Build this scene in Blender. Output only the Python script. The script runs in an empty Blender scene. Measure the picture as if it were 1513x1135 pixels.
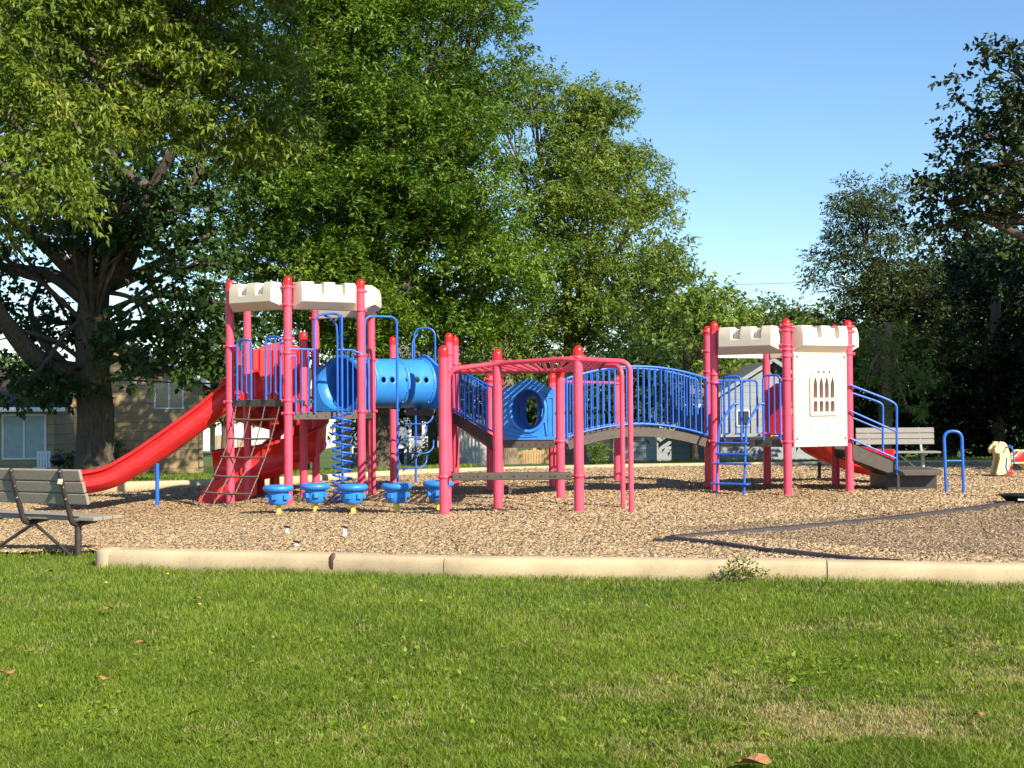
import bpy, math, random
import numpy as np
from mathutils import Vector, Matrix
from mathutils.geometry import tessellate_polygon
R = math.radians
scn = bpy.context.scene
col = scn.collection
rng = np.random.default_rng(7)
random.seed(7)

# ------------------------------------------------------------------ camera
F, CX, CY, CAMZ = 2000.0, 756.5, 567.5, 1.45
PITCH, ROLL = R(0.93), R(0.40)
camd = bpy.data.cameras.new('camera')
camd.sensor_width = 36.0
camd.lens = 36.0 * F / 1513.0
camd.clip_start, camd.clip_end = 0.1, 5000
cam = bpy.data.objects.new('camera', camd)
col.objects.link(cam)
CM = Matrix.Translation((0, 0, CAMZ)) @ Matrix.Rotation(R(90) + PITCH, 4, 'X') @ Matrix.Rotation(-ROLL, 4, 'Z')
cam.matrix_world = CM
scn.camera = cam
CR = CM.to_3x3()

def P(px, py, D):
    """world point seen at a pixel of the photograph, D metres away along Y"""
    d = CR @ Vector(((px - CX) / F, -(py - CY) / F, -1.0))
    return Vector((0, 0, CAMZ)) + d * (D / d.y)

# ------------------------------------------------------------------ light
SUN_EL, SUN_AZ = R(33), R(138)          # azimuth clockwise from +Y
TO_SUN = Vector((math.sin(SUN_AZ) * math.cos(SUN_EL), math.cos(SUN_AZ) * math.cos(SUN_EL), math.sin(SUN_EL)))
w = bpy.data.worlds.new('World'); scn.world = w; w.use_nodes = True
nt = w.node_tree
bg = nt.nodes['Background']
sky = nt.nodes.new('ShaderNodeTexSky')
sky.sky_type = 'NISHITA'; sky.sun_disc = False
sky.sun_elevation = SUN_EL; sky.sun_rotation = SUN_AZ
sky.air_density = 1.0; sky.dust_density = 0.1; sky.ozone_density = 4.0
hsv = nt.nodes.new('ShaderNodeHueSaturation'); hsv.inputs['Saturation'].default_value = 1.08; hsv.inputs['Value'].default_value = 1.04
nt.links.new(sky.outputs[0], hsv.inputs['Color']); nt.links.new(hsv.outputs[0], bg.inputs[0])
bg.inputs[1].default_value = 0.10
sd = bpy.data.lights.new('sun', 'SUN'); sd.energy = 5.0; sd.angle = R(0.53); sd.color = (1.0, 0.89, 0.72)
so = bpy.data.objects.new('sun', sd); col.objects.link(so)
so.rotation_euler = (-TO_SUN).to_track_quat('-Z', 'Y').to_euler()
so.location = TO_SUN * 60
scn.view_settings.view_transform = 'Standard'; scn.view_settings.look = 'None'
scn.view_settings.exposure = 0.92; scn.view_settings.gamma = 1.0
scn.view_settings.use_curve_mapping = False
scn.cycles.max_bounces = 6; scn.cycles.transparent_max_bounces = 4
scn.cycles.diffuse_bounces = 3; scn.cycles.glossy_bounces = 2; scn.cycles.transmission_bounces = 3

# ------------------------------------------------------------------ ground
def sst(a, b, v):
    t = np.clip((v - a) / (b - a), 0, 1); return t * t * (3 - 2 * t)
def gz(x, y):
    x = np.asarray(x, float); y = np.asarray(y, float)
    s = sst(10, 19, y)
    z = s * (0.028 * np.clip(x, -9, 0) + 0.004 * np.clip(x, 0, 12))
    z = z - 1.2 * sst(31, 60, y) + 0.0
    z = z + 0.012 * np.sin(x * 1.3 + 1) * np.sin(y * 1.1) + 0.006 * np.sin(x * 3.1) * np.cos(y * 2.7 + 2)
    b = sst(13.5, 16, y) * (1 - sst(26, 28, y))
    z = z + b * (0.016 * np.sin(x * 2.3 + 0.7 * y) * np.sin(y * 1.9 - 0.6 * x) + 0.010 * np.sin(5.1 * x + 1) * np.sin(4.3 * y))
    for hx, hy, hr, hd in ((-7.1, 22.0, 0.8, 0.07), (-5.2, 22.4, 0.8, 0.06), (3.4, 24.2, 0.7, 0.06), (3.9, 20.6, 0.6, 0.04), (0.6, 18.6, 0.9, 0.035), (-2.9, 20.6, 0.6, 0.03)):
        z = z - hd * np.exp(-((x - hx) ** 2 + (y - hy) ** 2) / (hr * hr))
    return z
def gzf(x, y): return float(gz(x, y))
def G(px, D, dz=0.0):
    """ground point under pixel column px at distance D"""
    p = P(px, 600, D); return Vector((p.x, p.y, gzf(p.x, p.y) + dz))
def XY(px, D):
    p = P(px, 600, D); return p.x, p.y

# kerb centre line (front face) in world metres
KX = np.array([-3.85, -3.6, -1.65, -0.33, 1.17, 4.1, 9.0, 16.0])
KY = np.array([12.62, 12.55, 12.06, 11.5, 11.3, 10.75, 9.9, 8.9])
def kerb_y(x): return np.interp(x, KX, KY)
def lawn_edge(x):
    x = np.asarray(x, float)
    return np.where(x < -3.85, 14.0 + (x + 4.0) * -0.02, kerb_y(x))

# ------------------------------------------------------------------ materials
def new_mat(name):
    m = bpy.data.materials.new(name); m.use_nodes = True
    return m, m.node_tree, m.node_tree.nodes['Principled BSDF']
def N(t, kind, **kw):
    n = t.nodes.new(kind)
    for k, v in kw.items(): setattr(n, k, v)
    return n
def ramp(t, fac, stops, interp='LINEAR'):
    r = N(t, 'ShaderNodeValToRGB'); e = r.color_ramp.elements
    r.color_ramp.interpolation = interp
    while len(e) < len(stops): e.new(0.5)
    for i, (p, c) in enumerate(stops):
        e[i].position = p; e[i].color = (c[0], c[1], c[2], 1)
    t.links.new(fac, r.inputs[0]); return r.outputs[0]
def noise(t, scale, detail=4, rough=0.55, vec=None, dist=0):
    n = N(t, 'ShaderNodeTexNoise'); n.inputs['Scale'].default_value = scale
    n.inputs['Detail'].default_value = detail; n.inputs['Roughness'].default_value = rough
    n.inputs['Distortion'].default_value = dist
    if vec: t.links.new(vec, n.inputs['Vector'])
    return n.outputs[0]
def coord(t, kind='Object'):
    return N(t, 'ShaderNodeTexCoord').outputs[kind]
def bump(t, b, h, strength, dist=0.01):
    n = N(t, 'ShaderNodeBump'); n.inputs['Strength'].default_value = strength
    n.inputs['Distance'].default_value = dist
    t.links.new(h, n.inputs['Height']); t.links.new(n.outputs[0], b.inputs['Normal'])
def mapping(t, vec, scale=(1, 1, 1)):
    m = N(t, 'ShaderNodeMapping'); m.inputs['Scale'].default_value = scale
    t.links.new(vec, m.inputs['Vector']); return m.outputs[0]
def worn(name, c, rough=0.45, var=0.18, scale=6, spec=0.5, bmp=0.0, dirt=None, coat=0):
    """painted or moulded surface with faint fading and grime"""
    m, t, b = new_mat(name)
    v = coord(t)
    n1 = noise(t, scale, 6, 0.6, v)
    lo = tuple(max(0, x * (1 - var)) for x in c); hi = tuple(min(1, x * (1 + var * 0.7) + 0.01) for x in c)
    cc = ramp(t, n1, [(0.3, lo), (0.7, hi)])
    if dirt:
        n2 = noise(t, scale * 5, 8, 0.7, v)
        f = N(t, 'ShaderNodeMapRange'); f.inputs[1].default_value = 0.56; f.inputs[2].default_value = 0.72
        f.inputs[4].default_value = 0.55
        t.links.new(n2, f.inputs[0])
        mx = N(t, 'ShaderNodeMix', data_type='RGBA'); t.links.new(f.outputs[0], mx.inputs[0])
        t.links.new(cc, mx.inputs[6]); mx.inputs[7].default_value = (*dirt, 1); cc = mx.outputs[2]
    t.links.new(cc, b.inputs['Base Color'])
    rr = N(t, 'ShaderNodeMapRange'); rr.inputs[3].default_value = rough - 0.1; rr.inputs[4].default_value = rough + 0.15
    t.links.new(noise(t, scale * 3, 5, 0.6, v), rr.inputs[0]); t.links.new(rr.outputs[0], b.inputs['Roughness'])
    b.inputs['Specular IOR Level'].default_value = spec
    b.inputs['Coat Weight'].default_value = coat; b.inputs['Coat Roughness'].default_value = 0.25
    if bmp: bump(t, b, noise(t, scale * 14, 3, 0.5, v), bmp, 0.004)
    return m
M = {}
M['post'] = worn('post_red', (0.80, 0.072, 0.135), 0.38, 0.16, 2.5, bmp=0.03, dirt=(0.55, 0.06, 0.08))
M['cap'] = worn('cap_red', (0.72, 0.012, 0.014), 0.28, 0.08, 5)
M['slide'] = worn('slide_red', (0.72, 0.020, 0.022), 0.36, 0.12, 2.5, bmp=0.04, dirt=(0.6, 0.10, 0.09))
M['blue'] = worn('rail_blue', (0.014, 0.12, 0.56), 0.35, 0.14, 5)
M['pblue'] = worn('moulded_blue', (0.025, 0.22, 0.66), 0.40, 0.12, 2.5, bmp=0.04, dirt=(0.10, 0.25, 0.55))
M['cream'] = worn('cream_plastic', (0.66, 0.595, 0.465), 0.5, 0.06, 3, bmp=0.05, dirt=(0.66, 0.58, 0.42))
M['deck'] = worn('deck_brown', (0.076, 0.060, 0.045), 0.55, 0.18, 9, bmp=0.15)
M['dark'] = worn('dark_metal', (0.035, 0.026, 0.026), 0.45, 0.2, 12)
M['black'] = worn('black_plastic', (0.008, 0.008, 0.009), 0.3, 0.2, 12)
M['yellow'] = worn('yellow_paint', (0.80, 0.62, 0.10), 0.45, 0.08, 6)
M['hyellow'] = worn('rider_cream', (0.72, 0.58, 0.28), 0.5, 0.08, 6)
M['steel'] = worn('galvanised_steel', (0.45, 0.44, 0.42), 0.4, 0.2, 20)
M['chain'] = worn('chain_rubber', (0.14, 0.105, 0.075), 0.6, 0.2, 20)
M['white'] = worn('white_trim', (0.76, 0.75, 0.72), 0.6, 0.05, 3)
M['label'] = worn('sticker_paper', (0.62, 0.58, 0.40), 0.6, 0.1, 40)
def mat_timber(name, a, bcol, axis=(1, 14, 14)):
    m, t, b = new_mat(name)
    v = mapping(t, coord(t), axis)
    n1 = noise(t, 7, 8, 0.65, v, 0.4)
    t.links.new(ramp(t, n1, [(0.25, a), (0.75, bcol)]), b.inputs['Base Color'])
    b.inputs['Roughness'].default_value = 0.75
    bump(t, b, n1, 0.35, 0.006); return m
M['slat'] = mat_timber('weathered_slat', (0.17, 0.145, 0.115), (0.37, 0.325, 0.26))
M['slat2'] = mat_timber('pale_slat', (0.17, 0.16, 0.145), (0.29, 0.275, 0.25))
M['fencewood'] = mat_timber('fence_wood', (0.42, 0.27, 0.12), (0.55, 0.37, 0.18), (14, 14, 1))
def mat_concrete():
    m, t, b = new_mat('kerb_concrete'); v = coord(t)
    n1 = noise(t, 2.2, 8, 0.65, v); n2 = noise(t, 90, 3, 0.6, v)
    c1 = ramp(t, n1, [(0.28, (0.30, 0.235, 0.145)), (0.42, (0.46, 0.36, 0.22)), (0.6, (0.54, 0.43, 0.265)), (0.8, (0.60, 0.49, 0.32))])
    mx = N(t, 'ShaderNodeMix', data_type='RGBA', blend_type='MULTIPLY'); mx.inputs[0].default_value = 0.6
    t.links.new(c1, mx.inputs[6])
    t.links.new(ramp(t, n2, [(0.28, (0.55, 0.53, 0.5)), (0.5, (1, 1, 1))]), mx.inputs[7])
    t.links.new(mx.outputs[2], b.inputs['Base Color']); b.inputs['Roughness'].default_value = 0.9
    bump(t, b, n2, 0.35, 0.004); return m
M['concrete'] = mat_concrete()
def mat_siding(name, a, bcol, pitch=0.2, gap=0.08, dark=0.35):
    m, t, b = new_mat(name); v = coord(t)
    s = N(t, 'ShaderNodeSeparateXYZ'); t.links.new(v, s.inputs[0])
    mu = N(t, 'ShaderNodeMath', operation='MULTIPLY'); mu.inputs[1].default_value = 1 / pitch; t.links.new(s.outputs[2], mu.inputs[0])
    fr = N(t, 'ShaderNodeMath', operation='FRACT'); t.links.new(mu.outputs[0], fr.inputs[0])
    n1 = noise(t, 1.5, 6, 0.6, v)
    c = ramp(t, n1, [(0.3, a), (0.7, bcol)])
    k = ramp(t, fr.outputs[0], [(0.0, (dark,) * 3), (gap, (1, 1, 1))], 'CONSTANT')
    mx = N(t, 'ShaderNodeMix', data_type='RGBA', blend_type='MULTIPLY'); mx.inputs[0].default_value = 1
    t.links.new(c, mx.inputs[6]); t.links.new(k, mx.inputs[7])
    t.links.new(mx.outputs[2], b.inputs['Base Color']); b.inputs['Roughness'].default_value = 0.8
    bump(t, b, fr.outputs[0], 0.5, 0.02); return m
M['tan_siding'] = mat_siding('tan_siding', (0.34, 0.245, 0.130), (0.42, 0.31, 0.17), 0.41, 0.06, 0.5)
M['blue_siding'] = mat_siding('grey_blue_siding', (0.20, 0.24, 0.30), (0.27, 0.32, 0.39), 0.2)
M['grey_siding'] = mat_siding('grey_siding', (0.28, 0.31, 0.34), (0.36, 0.39, 0.42), 0.28, 0.07, 0.6)
M['white_siding'] = mat_siding('white_siding', (0.66, 0.64, 0.60), (0.75, 0.73, 0.69), 0.2, 0.05, 0.75)
def mat_brick():
    m, t, b = new_mat('tan_brick'); br = N(t, 'ShaderNodeTexBrick')
    v = N(t, 'ShaderNodeTexCoord').outputs['Object']
    mp = N(t, 'ShaderNodeMapping'); mp.inputs['Rotation'].default_value = (R(90), 0, 0); t.links.new(v, mp.inputs[0])
    t.links.new(mp.outputs[0], br.inputs['Vector'])
    br.inputs['Color1'].default_value = (0.46, 0.30, 0.17, 1); br.inputs['Color2'].default_value = (0.35, 0.22, 0.13, 1)
    br.inputs['Mortar'].default_value = (0.55, 0.5, 0.42, 1); br.inputs['Scale'].default_value = 4.0
    t.links.new(br.outputs[0], b.inputs['Base Color']); b.inputs['Roughness'].default_value = 0.85; return m
M['brick'] = mat_brick()
def mat_shingle(name, a, bcol):
    m, t, b = new_mat(name); v = coord(t); n1 = noise(t, 9, 8, 0.7, v)
    t.links.new(ramp(t, n1, [(0.3, a), (0.7, bcol)]), b.inputs['Base Color'])
    b.inputs['Roughness'].default_value = 0.9; bump(t, b, n1, 0.5, 0.02); return m
M['roof_brown'] = mat_shingle('brown_shingle', (0.022, 0.013, 0.011), (0.048, 0.028, 0.024))
M['roof_grey'] = mat_shingle('grey_shingle', (0.13, 0.12, 0.11), (0.22, 0.20, 0.18))
def mat_glass():
    m, t, b = new_mat('window_glass'); b.inputs['Base Color'].default_value = (0.05, 0.07, 0.075, 1)
    b.inputs['Roughness'].default_value = 0.08; b.inputs['Specular IOR Level'].default_value = 0.9; return m
M['glass'] = mat_glass()
M['blind'] = worn('pale_blind', (0.36, 0.42, 0.38), 0.4, 0.15, 4)
def mat_bark(name, a, bcol, sc=(9, 9, 1.6)):
    m, t, b = new_mat(name); v = mapping(t, coord(t), sc)
    n1 = noise(t, 3.2, 8, 0.7, v, 0.6); n2 = noise(t, 0.7, 3, 0.5, coord(t))
    c = ramp(t, n1, [(0.3, a), (0.62, bcol)])
    mx = N(t, 'ShaderNodeMix', data_type='RGBA', blend_type='MULTIPLY'); mx.inputs[0].default_value = 0.5
    t.links.new(c, mx.inputs[6]); t.links.new(ramp(t, n2, [(0.3, (0.6, 0.62, 0.55)), (0.7, (1, 1, 1))]), mx.inputs[7])
    t.links.new(mx.outputs[2], b.inputs['Base Color']); b.inputs['Roughness'].default_value = 0.95
    bump(t, b, n1, 0.9, 0.05); return m
M['bark'] = mat_bark('maple_bark', (0.030, 0.024, 0.017), (0.155, 0.122, 0.088))  # darkened to stand in for crown shade missing from the maple trunk
M['bark2'] = mat_bark('pale_bark', (0.13, 0.10, 0.07), (0.34, 0.27, 0.19))
def mat_leaf(name, stops, trans=0.35, rough=0.5, spec=0.35):
    m, t, b = new_mat(name)
    a = N(t, 'ShaderNodeAttribute', attribute_name='tint')
    c = ramp(t, a.outputs['Fac'], stops)
    t.links.new(c, b.inputs['Base Color']); b.inputs['Roughness'].default_value = rough
    b.inputs['Specular IOR Level'].default_value = spec
    tr = N(t, 'ShaderNodeBsdfTranslucent')
    hs = N(t, 'ShaderNodeHueSaturation'); hs.inputs['Value'].default_value = 1.3; hs.inputs['Hue'].default_value = 0.485
    t.links.new(c, hs.inputs['Color']); t.links.new(hs.outputs[0], tr.inputs[0])
    mx = N(t, 'ShaderNodeMixShader'); mx.inputs[0].default_value = trans
    t.links.new(b.outputs[0], mx.inputs[1]); t.links.new(tr.outputs[0], mx.inputs[2])
    t.links.new(mx.outputs[0], t.nodes['Material Output'].inputs[0]); return m
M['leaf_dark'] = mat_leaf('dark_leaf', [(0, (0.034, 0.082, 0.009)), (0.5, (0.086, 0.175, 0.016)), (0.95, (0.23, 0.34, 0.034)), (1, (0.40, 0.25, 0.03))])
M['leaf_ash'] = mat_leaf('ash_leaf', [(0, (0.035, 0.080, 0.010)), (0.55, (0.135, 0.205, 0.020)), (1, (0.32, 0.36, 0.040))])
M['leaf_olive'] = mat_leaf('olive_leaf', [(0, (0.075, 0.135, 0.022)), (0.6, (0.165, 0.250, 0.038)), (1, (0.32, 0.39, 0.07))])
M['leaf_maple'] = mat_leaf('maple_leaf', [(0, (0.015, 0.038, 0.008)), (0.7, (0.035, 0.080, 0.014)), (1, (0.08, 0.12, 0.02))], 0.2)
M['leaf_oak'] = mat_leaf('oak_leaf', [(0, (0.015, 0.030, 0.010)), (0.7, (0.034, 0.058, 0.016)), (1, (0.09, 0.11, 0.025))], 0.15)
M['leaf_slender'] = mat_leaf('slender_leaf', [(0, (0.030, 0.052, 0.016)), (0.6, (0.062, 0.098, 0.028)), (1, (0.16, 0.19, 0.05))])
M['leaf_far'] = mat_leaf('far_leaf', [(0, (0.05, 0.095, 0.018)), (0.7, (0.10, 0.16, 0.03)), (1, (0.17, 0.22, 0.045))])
M['grass'] = mat_leaf('lawn_grass', [(0, (0.062, 0.115, 0.008)), (0.4, (0.155, 0.235, 0.016)), (0.72, (0.255, 0.335, 0.034)), (0.8, (0.33, 0.30, 0.10)), (1, (0.52, 0.40, 0.21))], 0.3, 0.55, 0.25)
def mat_chip():
    m, t, b = new_mat('wood_chip')
    a = N(t, 'ShaderNodeAttribute', attribute_name='tint')
    t.links.new(ramp(t, a.outputs['Fac'], [(0, (0.28, 0.165, 0.075)), (0.35, (0.42, 0.29, 0.152)), (0.75, (0.52, 0.392, 0.230)), (1, (0.70, 0.58, 0.41))]), b.inputs['Base Color'])
    b.inputs['Roughness'].default_value = 0.8; return m
M['chip'] = mat_chip()
M['chip_grey'] = mat_leaf('grey_chip', [(0, (0.18, 0.115, 0.06)), (0.5, (0.35, 0.25, 0.15)), (1, (0.58, 0.46, 0.31))], 0.0, 0.85)
def mat_mulch():
    m, t, b = new_mat('mulch_bed'); v = coord(t)
    vo = N(t, 'ShaderNodeTexVoronoi'); vo.inputs['Scale'].default_value = 34; t.links.new(mapping(t, v, (1, 2.2, 1)), vo.inputs['Vector'])
    c = ramp(t, vo.outputs['Color'], [(0.1, (0.13, 0.065, 0.026)), (0.5, (0.30, 0.18, 0.08)), (0.9, (0.46, 0.32, 0.17))])
    n1 = noise(t, 0.5, 4, 0.6, v)
    mx = N(t, 'ShaderNodeMix', data_type='RGBA', blend_type='MULTIPLY'); mx.inputs[0].default_value = 0.7
    t.links.new(c, mx.inputs[6]); t.links.new(ramp(t, n1, [(0.35, (0.75, 0.66, 0.55)), (0.65, (1, 1, 1))]), mx.inputs[7])
    t.links.new(mx.outputs[2], b.inputs['Base Color']); b.inputs['Roughness'].default_value = 0.95
    bump(t, b, vo.outputs['Distance'], 0.8, 0.03); return m
M['mulch'] = mat_mulch()
def mat_lawnbase():
    m, t, b = new_mat('lawn_soil'); v = coord(t)
    n1 = noise(t, 0.35, 6, 0.65, v); n2 = noise(t, 26, 6, 0.7, v)
    c = ramp(t, n1, [(0.3, (0.045, 0.085, 0.014)), (0.55, (0.075, 0.135, 0.02)), (0.75, (0.12, 0.15, 0.035))])
    mx = N(t, 'ShaderNodeMix', data_type='RGBA', blend_type='MULTIPLY'); mx.inputs[0].default_value = 0.8
    t.links.new(c, mx.inputs[6]); t.links.new(ramp(t, n2, [(0.3, (0.45, 0.5, 0.4)), (0.7, (1.2, 1.15, 1.1))]), mx.inputs[7])
    t.links.new(mx.outputs[2], b.inputs['Base Color']); b.inputs['Roughness'].default_value = 0.95
    bump(t, b, n2, 0.8, 0.04); return m
M['lawn'] = mat_lawnbase()

# ------------------------------------------------------------------ mesh helpers
class MB:
    def __init__(s): s.v = []; s.f = []; s.m = None; s.smooth = []
    def add(s, vs, fs, smooth=False):
        o = len(s.v)
        s.v += [Vector(p) for p in vs] if s.m is None else [s.m @ Vector(p) for p in vs]
        s.f += [tuple(i + o for i in f) for f in fs]; s.smooth += [smooth] * len(fs)
        return s
    def box(s, c, d, rot=None):
        hx, hy, hz = d[0] / 2, d[1] / 2, d[2] / 2
        vs = [Vector((x, y, z)) for x in (-hx, hx) for y in (-hy, hy) for z in (-hz, hz)]
        if rot is not None: vs = [rot @ p for p in vs]
        vs = [p + Vector(c) for p in vs]
        return s.add(vs, [(0, 1, 3, 2), (4, 6, 7, 5), (0, 4, 5, 1), (2, 3, 7, 6), (0, 2, 6, 4), (1, 5, 7, 3)])
    def tube(s, pts, r, seg=10, closed=False, caps=True, flat=1.0):
        pts = [Vector(p) for p in pts]; n = len(pts)
        rs = r if hasattr(r, '__len__') else [r] * n
        vs = []; prev = None
        for i, p in enumerate(pts):
            a = pts[(i - 1) % n] if (closed or i > 0) else p
            b = pts[(i + 1) % n] if (closed or i < n - 1) else p
            t = (b - a).normalized()
            if prev is None:
                ref = Vector((0, 0, 1)) if abs(t.z) < 0.9 else Vector((1, 0, 0))
                u = t.cross(ref).normalized()
            else: u = (prev - t * prev.dot(t)).normalized()
            prev = u; q = t.cross(u)
            for k in range(seg):
                an = 2 * math.pi * k / seg
                vs.append(p + (u * math.cos(an) + q * math.sin(an) * flat) * rs[i])
        fs = []
        for i in range(n if closed else n - 1):
            for k in range(seg):
                a = i * seg + k; b = i * seg + (k + 1) % seg; j = (i + 1) % n
                fs.append((a, b, j * seg + (k + 1) % seg, j * seg + k))
        s.add(vs, fs, True)
        if caps and not closed:
            o = len(s.v) - len(vs)
            e_ = len(s.v); s.v += [p.copy() for p in s.v[o:o + seg]] + [p.copy() for p in s.v[o + (n - 1) * seg:o + n * seg]]
            s.f.append(tuple(e_ + k for k in range(seg))[::-1]); s.smooth.append(False)
            s.f.append(tuple(e_ + seg + k for k in range(seg))); s.smooth.append(False)
        return s
    def lathe(s, prof, c=(0, 0, 0), seg=24, rot=None, sx=1, sy=1):
        vs = []
        for r, z in prof:
            for k in range(seg):
                an = 2 * math.pi * k / seg
                p = Vector((r * math.cos(an) * sx, r * math.sin(an) * sy, z))
                if rot is not None: p = rot @ p
                vs.append(p + Vector(c))
        fs = []
        for i in range(len(prof) - 1):
            for k in range(seg):
                fs.append((i * seg + k, i * seg + (k + 1) % seg, (i + 1) * seg + (k + 1) % seg, (i + 1) * seg + k))
        return s.add(vs, fs, True)
    def prism(s, outer, holes, t0, t1, fr):
        """outline (u,v) with holes, extruded between depths t0 and t1; fr(u,v,t)->point"""
        loops = [outer] + list(holes)
        tri = tessellate_polygon([[Vector((u, v, 0)) for u, v in L] for L in loops])
        flat = [p for L in loops for p in L]; n = len(flat)
        vs = [fr(u, v, t0) for u, v in flat] + [fr(u, v, t1) for u, v in flat]
        fs = [tuple(f) for f in tri] + [tuple(i + n for i in f)[::-1] for f in tri]
        o = 0
        for L in loops:
            k = len(L)
            for i in range(k):
                a, b = o + i, o + (i + 1) % k
                fs.append((a, b, b + n, a + n))
            o += k
        return s.add(vs, fs)
    def sweep(s, prof, pts, up=Vector((0, 0, 1)), smooth=True):
        """closed (side,height) profile carried along a path"""
        pts = [Vector(p) for p in pts]; n = len(pts); k = len(prof); vs = []
        for i, p in enumerate(pts):
            t = (pts[min(i + 1, n - 1)] - pts[max(i - 1, 0)]).normalized()
            side = t.cross(up).normalized(); q = side.cross(t)
            vs += [p + side * a + q * b for a, b in prof]
        fs = [(i * k + j, i * k + (j + 1) % k, (i + 1) * k + (j + 1) % k, (i + 1) * k + j) for i in range(n - 1) for j in range(k)]
        s.add(vs, fs, smooth)
        tri = tessellate_polygon([[Vector((a, b, 0)) for a, b in prof]])
        o = len(s.v) - len(vs); e_ = len(s.v)
        s.v += [p.copy() for p in s.v[o:o + k]] + [p.copy() for p in s.v[o + (n - 1) * k:o + n * k]]
        for f in tri:
            s.f.append(tuple(e_ + i for i in f)); s.smooth.append(False)
            s.f.append(tuple(e_ + k + i for i in f)[::-1]); s.smooth.append(False)
        return s
    def build(s, name, mat, parent=None, bevel=0.0, origin=None, fixn=True):
        me = bpy.data.meshes.new(name)
        vs = s.v
        o = bpy.data.objects.new(name, me)
        if parent is not None:
            pm = Vector(parent.get('_o', (0, 0, 0)))
            org = pm
        else:
            if origin is None:
                xs = [p.x for p in vs]; ys = [p.y for p in vs]; zs = [p.z for p in vs]
                origin = ((min(xs) + max(xs)) / 2, (min(ys) + max(ys)) / 2, min(zs))
            org = Vector(origin); o.location = org; o['_o'] = tuple(org)
        me.from_pydata([tuple(p - org) for p in vs], [], s.f)
        me.polygons.foreach_set('use_smooth', s.smooth)
        me.materials.append(M[mat] if isinstance(mat, str) else mat)
        if fixn:
            import bmesh
            bm = bmesh.new(); bm.from_mesh(me); bmesh.ops.recalc_face_normals(bm, faces=bm.faces); bm.to_mesh(me); bm.free()
        col.objects.link(o)
        if parent is not None: o.parent = parent; o['_o'] = tuple(org)
        if bevel:
            md = o.modifiers.new('bevel', 'BEVEL'); md.width = bevel; md.segments = 3; md.limit_method = 'ANGLE'; md.angle_limit = R(35)
            md.harden_normals = False
            me.polygons.foreach_set('use_smooth', [True] * len(me.polygons))
            w_ = o.modifiers.new('wn', 'WEIGHTED_NORMAL'); w_.keep_sharp = True
        return o
def tag(o, label=None, cat=None, group=None, kind=None):
    if label: o['label'] = label
    if cat: o['category'] = cat
    if group: o['group'] = group
    if kind: o['kind'] = kind
    return o
def empty(name, loc, label, cat, group=None):
    o = bpy.data.objects.new(name, None); col.objects.link(o); o.location = loc; o['_o'] = tuple(loc)
    o.empty_display_size = 0.2
    return tag(o, label, cat, group)
def copy_tree(o, parent=None):
    c = o.copy(); col.objects.link(c); c.parent = parent
    for ch in [x for x in bpy.data.objects if x.parent == o]: copy_tree(ch, c)
    return c
def arc(c, r, a0, a1, n, u, v):
    return [Vector(c) + Vector(u) * (r * math.cos(R(a0 + (a1 - a0) * i / n))) + Vector(v) * (r * math.sin(R(a0 + (a1 - a0) * i / n))) for i in range(n + 1)]
def rounded(pts, r, n=6):
    """polyline with its inner corners rounded"""
    pts = [Vector(p) for p in pts]; out = [pts[0]]
    for i in range(1, len(pts) - 1):
        a = (pts[i - 1] - pts[i]); b = (pts[i + 1] - pts[i])
        rr = min(r, a.length * 0.48, b.length * 0.48); a.normalize(); b.normalize()
        p0, p2 = pts[i] + a * rr, pts[i] + b * rr
        for k in range(n + 1):
            t = k / n; out.append(p0 * (1 - t) ** 2 + pts[i] * 2 * t * (1 - t) + p2 * t * t)
    return out + [pts[-1]]
def np_mesh(name, verts, faces_n, mat, tint=None, parent=None, loc=(0, 0, 0), smooth=False):
    """verts (n,3); faces_n (m,k) all with k corners"""
    me = bpy.data.meshes.new(name); m, k = faces_n.shape
    me.vertices.add(len(verts)); me.vertices.foreach_set('co', np.ascontiguousarray(verts - np.array(loc), dtype=np.float32).ravel())
    me.loops.add(m * k); me.loops.foreach_set('vertex_index', faces_n.astype(np.int32).ravel())
    me.polygons.add(m); me.polygons.foreach_set('loop_start', (np.arange(m) * k).astype(np.int32))
    if tint is not None:
        a = me.attributes.new('tint', 'FLOAT', 'FACE'); a.data.foreach_set('value', tint.astype(np.float32))
    if smooth: me.polygons.foreach_set('use_smooth', np.ones(m, bool))
    me.update(calc_edges=True); me.materials.append(M[mat])
    o = bpy.data.objects.new(name, me); col.objects.link(o)
    if parent is not None: o.parent = parent
    else: o.location = loc
    return o

# ------------------------------------------------------------------ ground sheets
def axis(a, b, near, fine, far):
    v = list(np.arange(-near, near + 1e-6, fine)); s = fine
    x = near
    while x < far: s *= 1.35; x += s; v.append(x); v.insert(0, -x)
    return np.array(v)
def sheet(xs, ys, f, dz, name, mat, mask=None):
    X, Y = np.meshgrid(xs, ys); Z = f(X, Y) + dz
    V = np.stack([X.ravel(), Y.ravel(), Z.ravel()], 1); nx = len(xs)
    i = np.arange((len(ys) - 1) * (nx - 1)); r_, c_ = i // (nx - 1), i % (nx - 1)
    a = r_ * nx + c_; Fc = np.stack([a, a + 1, a + nx + 1, a + nx], 1)
    if mask is not None: Fc = Fc[mask(V[Fc].mean(1))]
    return np_mesh(name, V, Fc, mat, smooth=True)
gx = axis(0, 0, 16, 0.4, 2500); gy = axis(0, 0, 64, 0.5, 2500)
o = sheet(gx, gy, gz, -0.012, 'ground', 'lawn'); tag(o, kind='structure')
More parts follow.
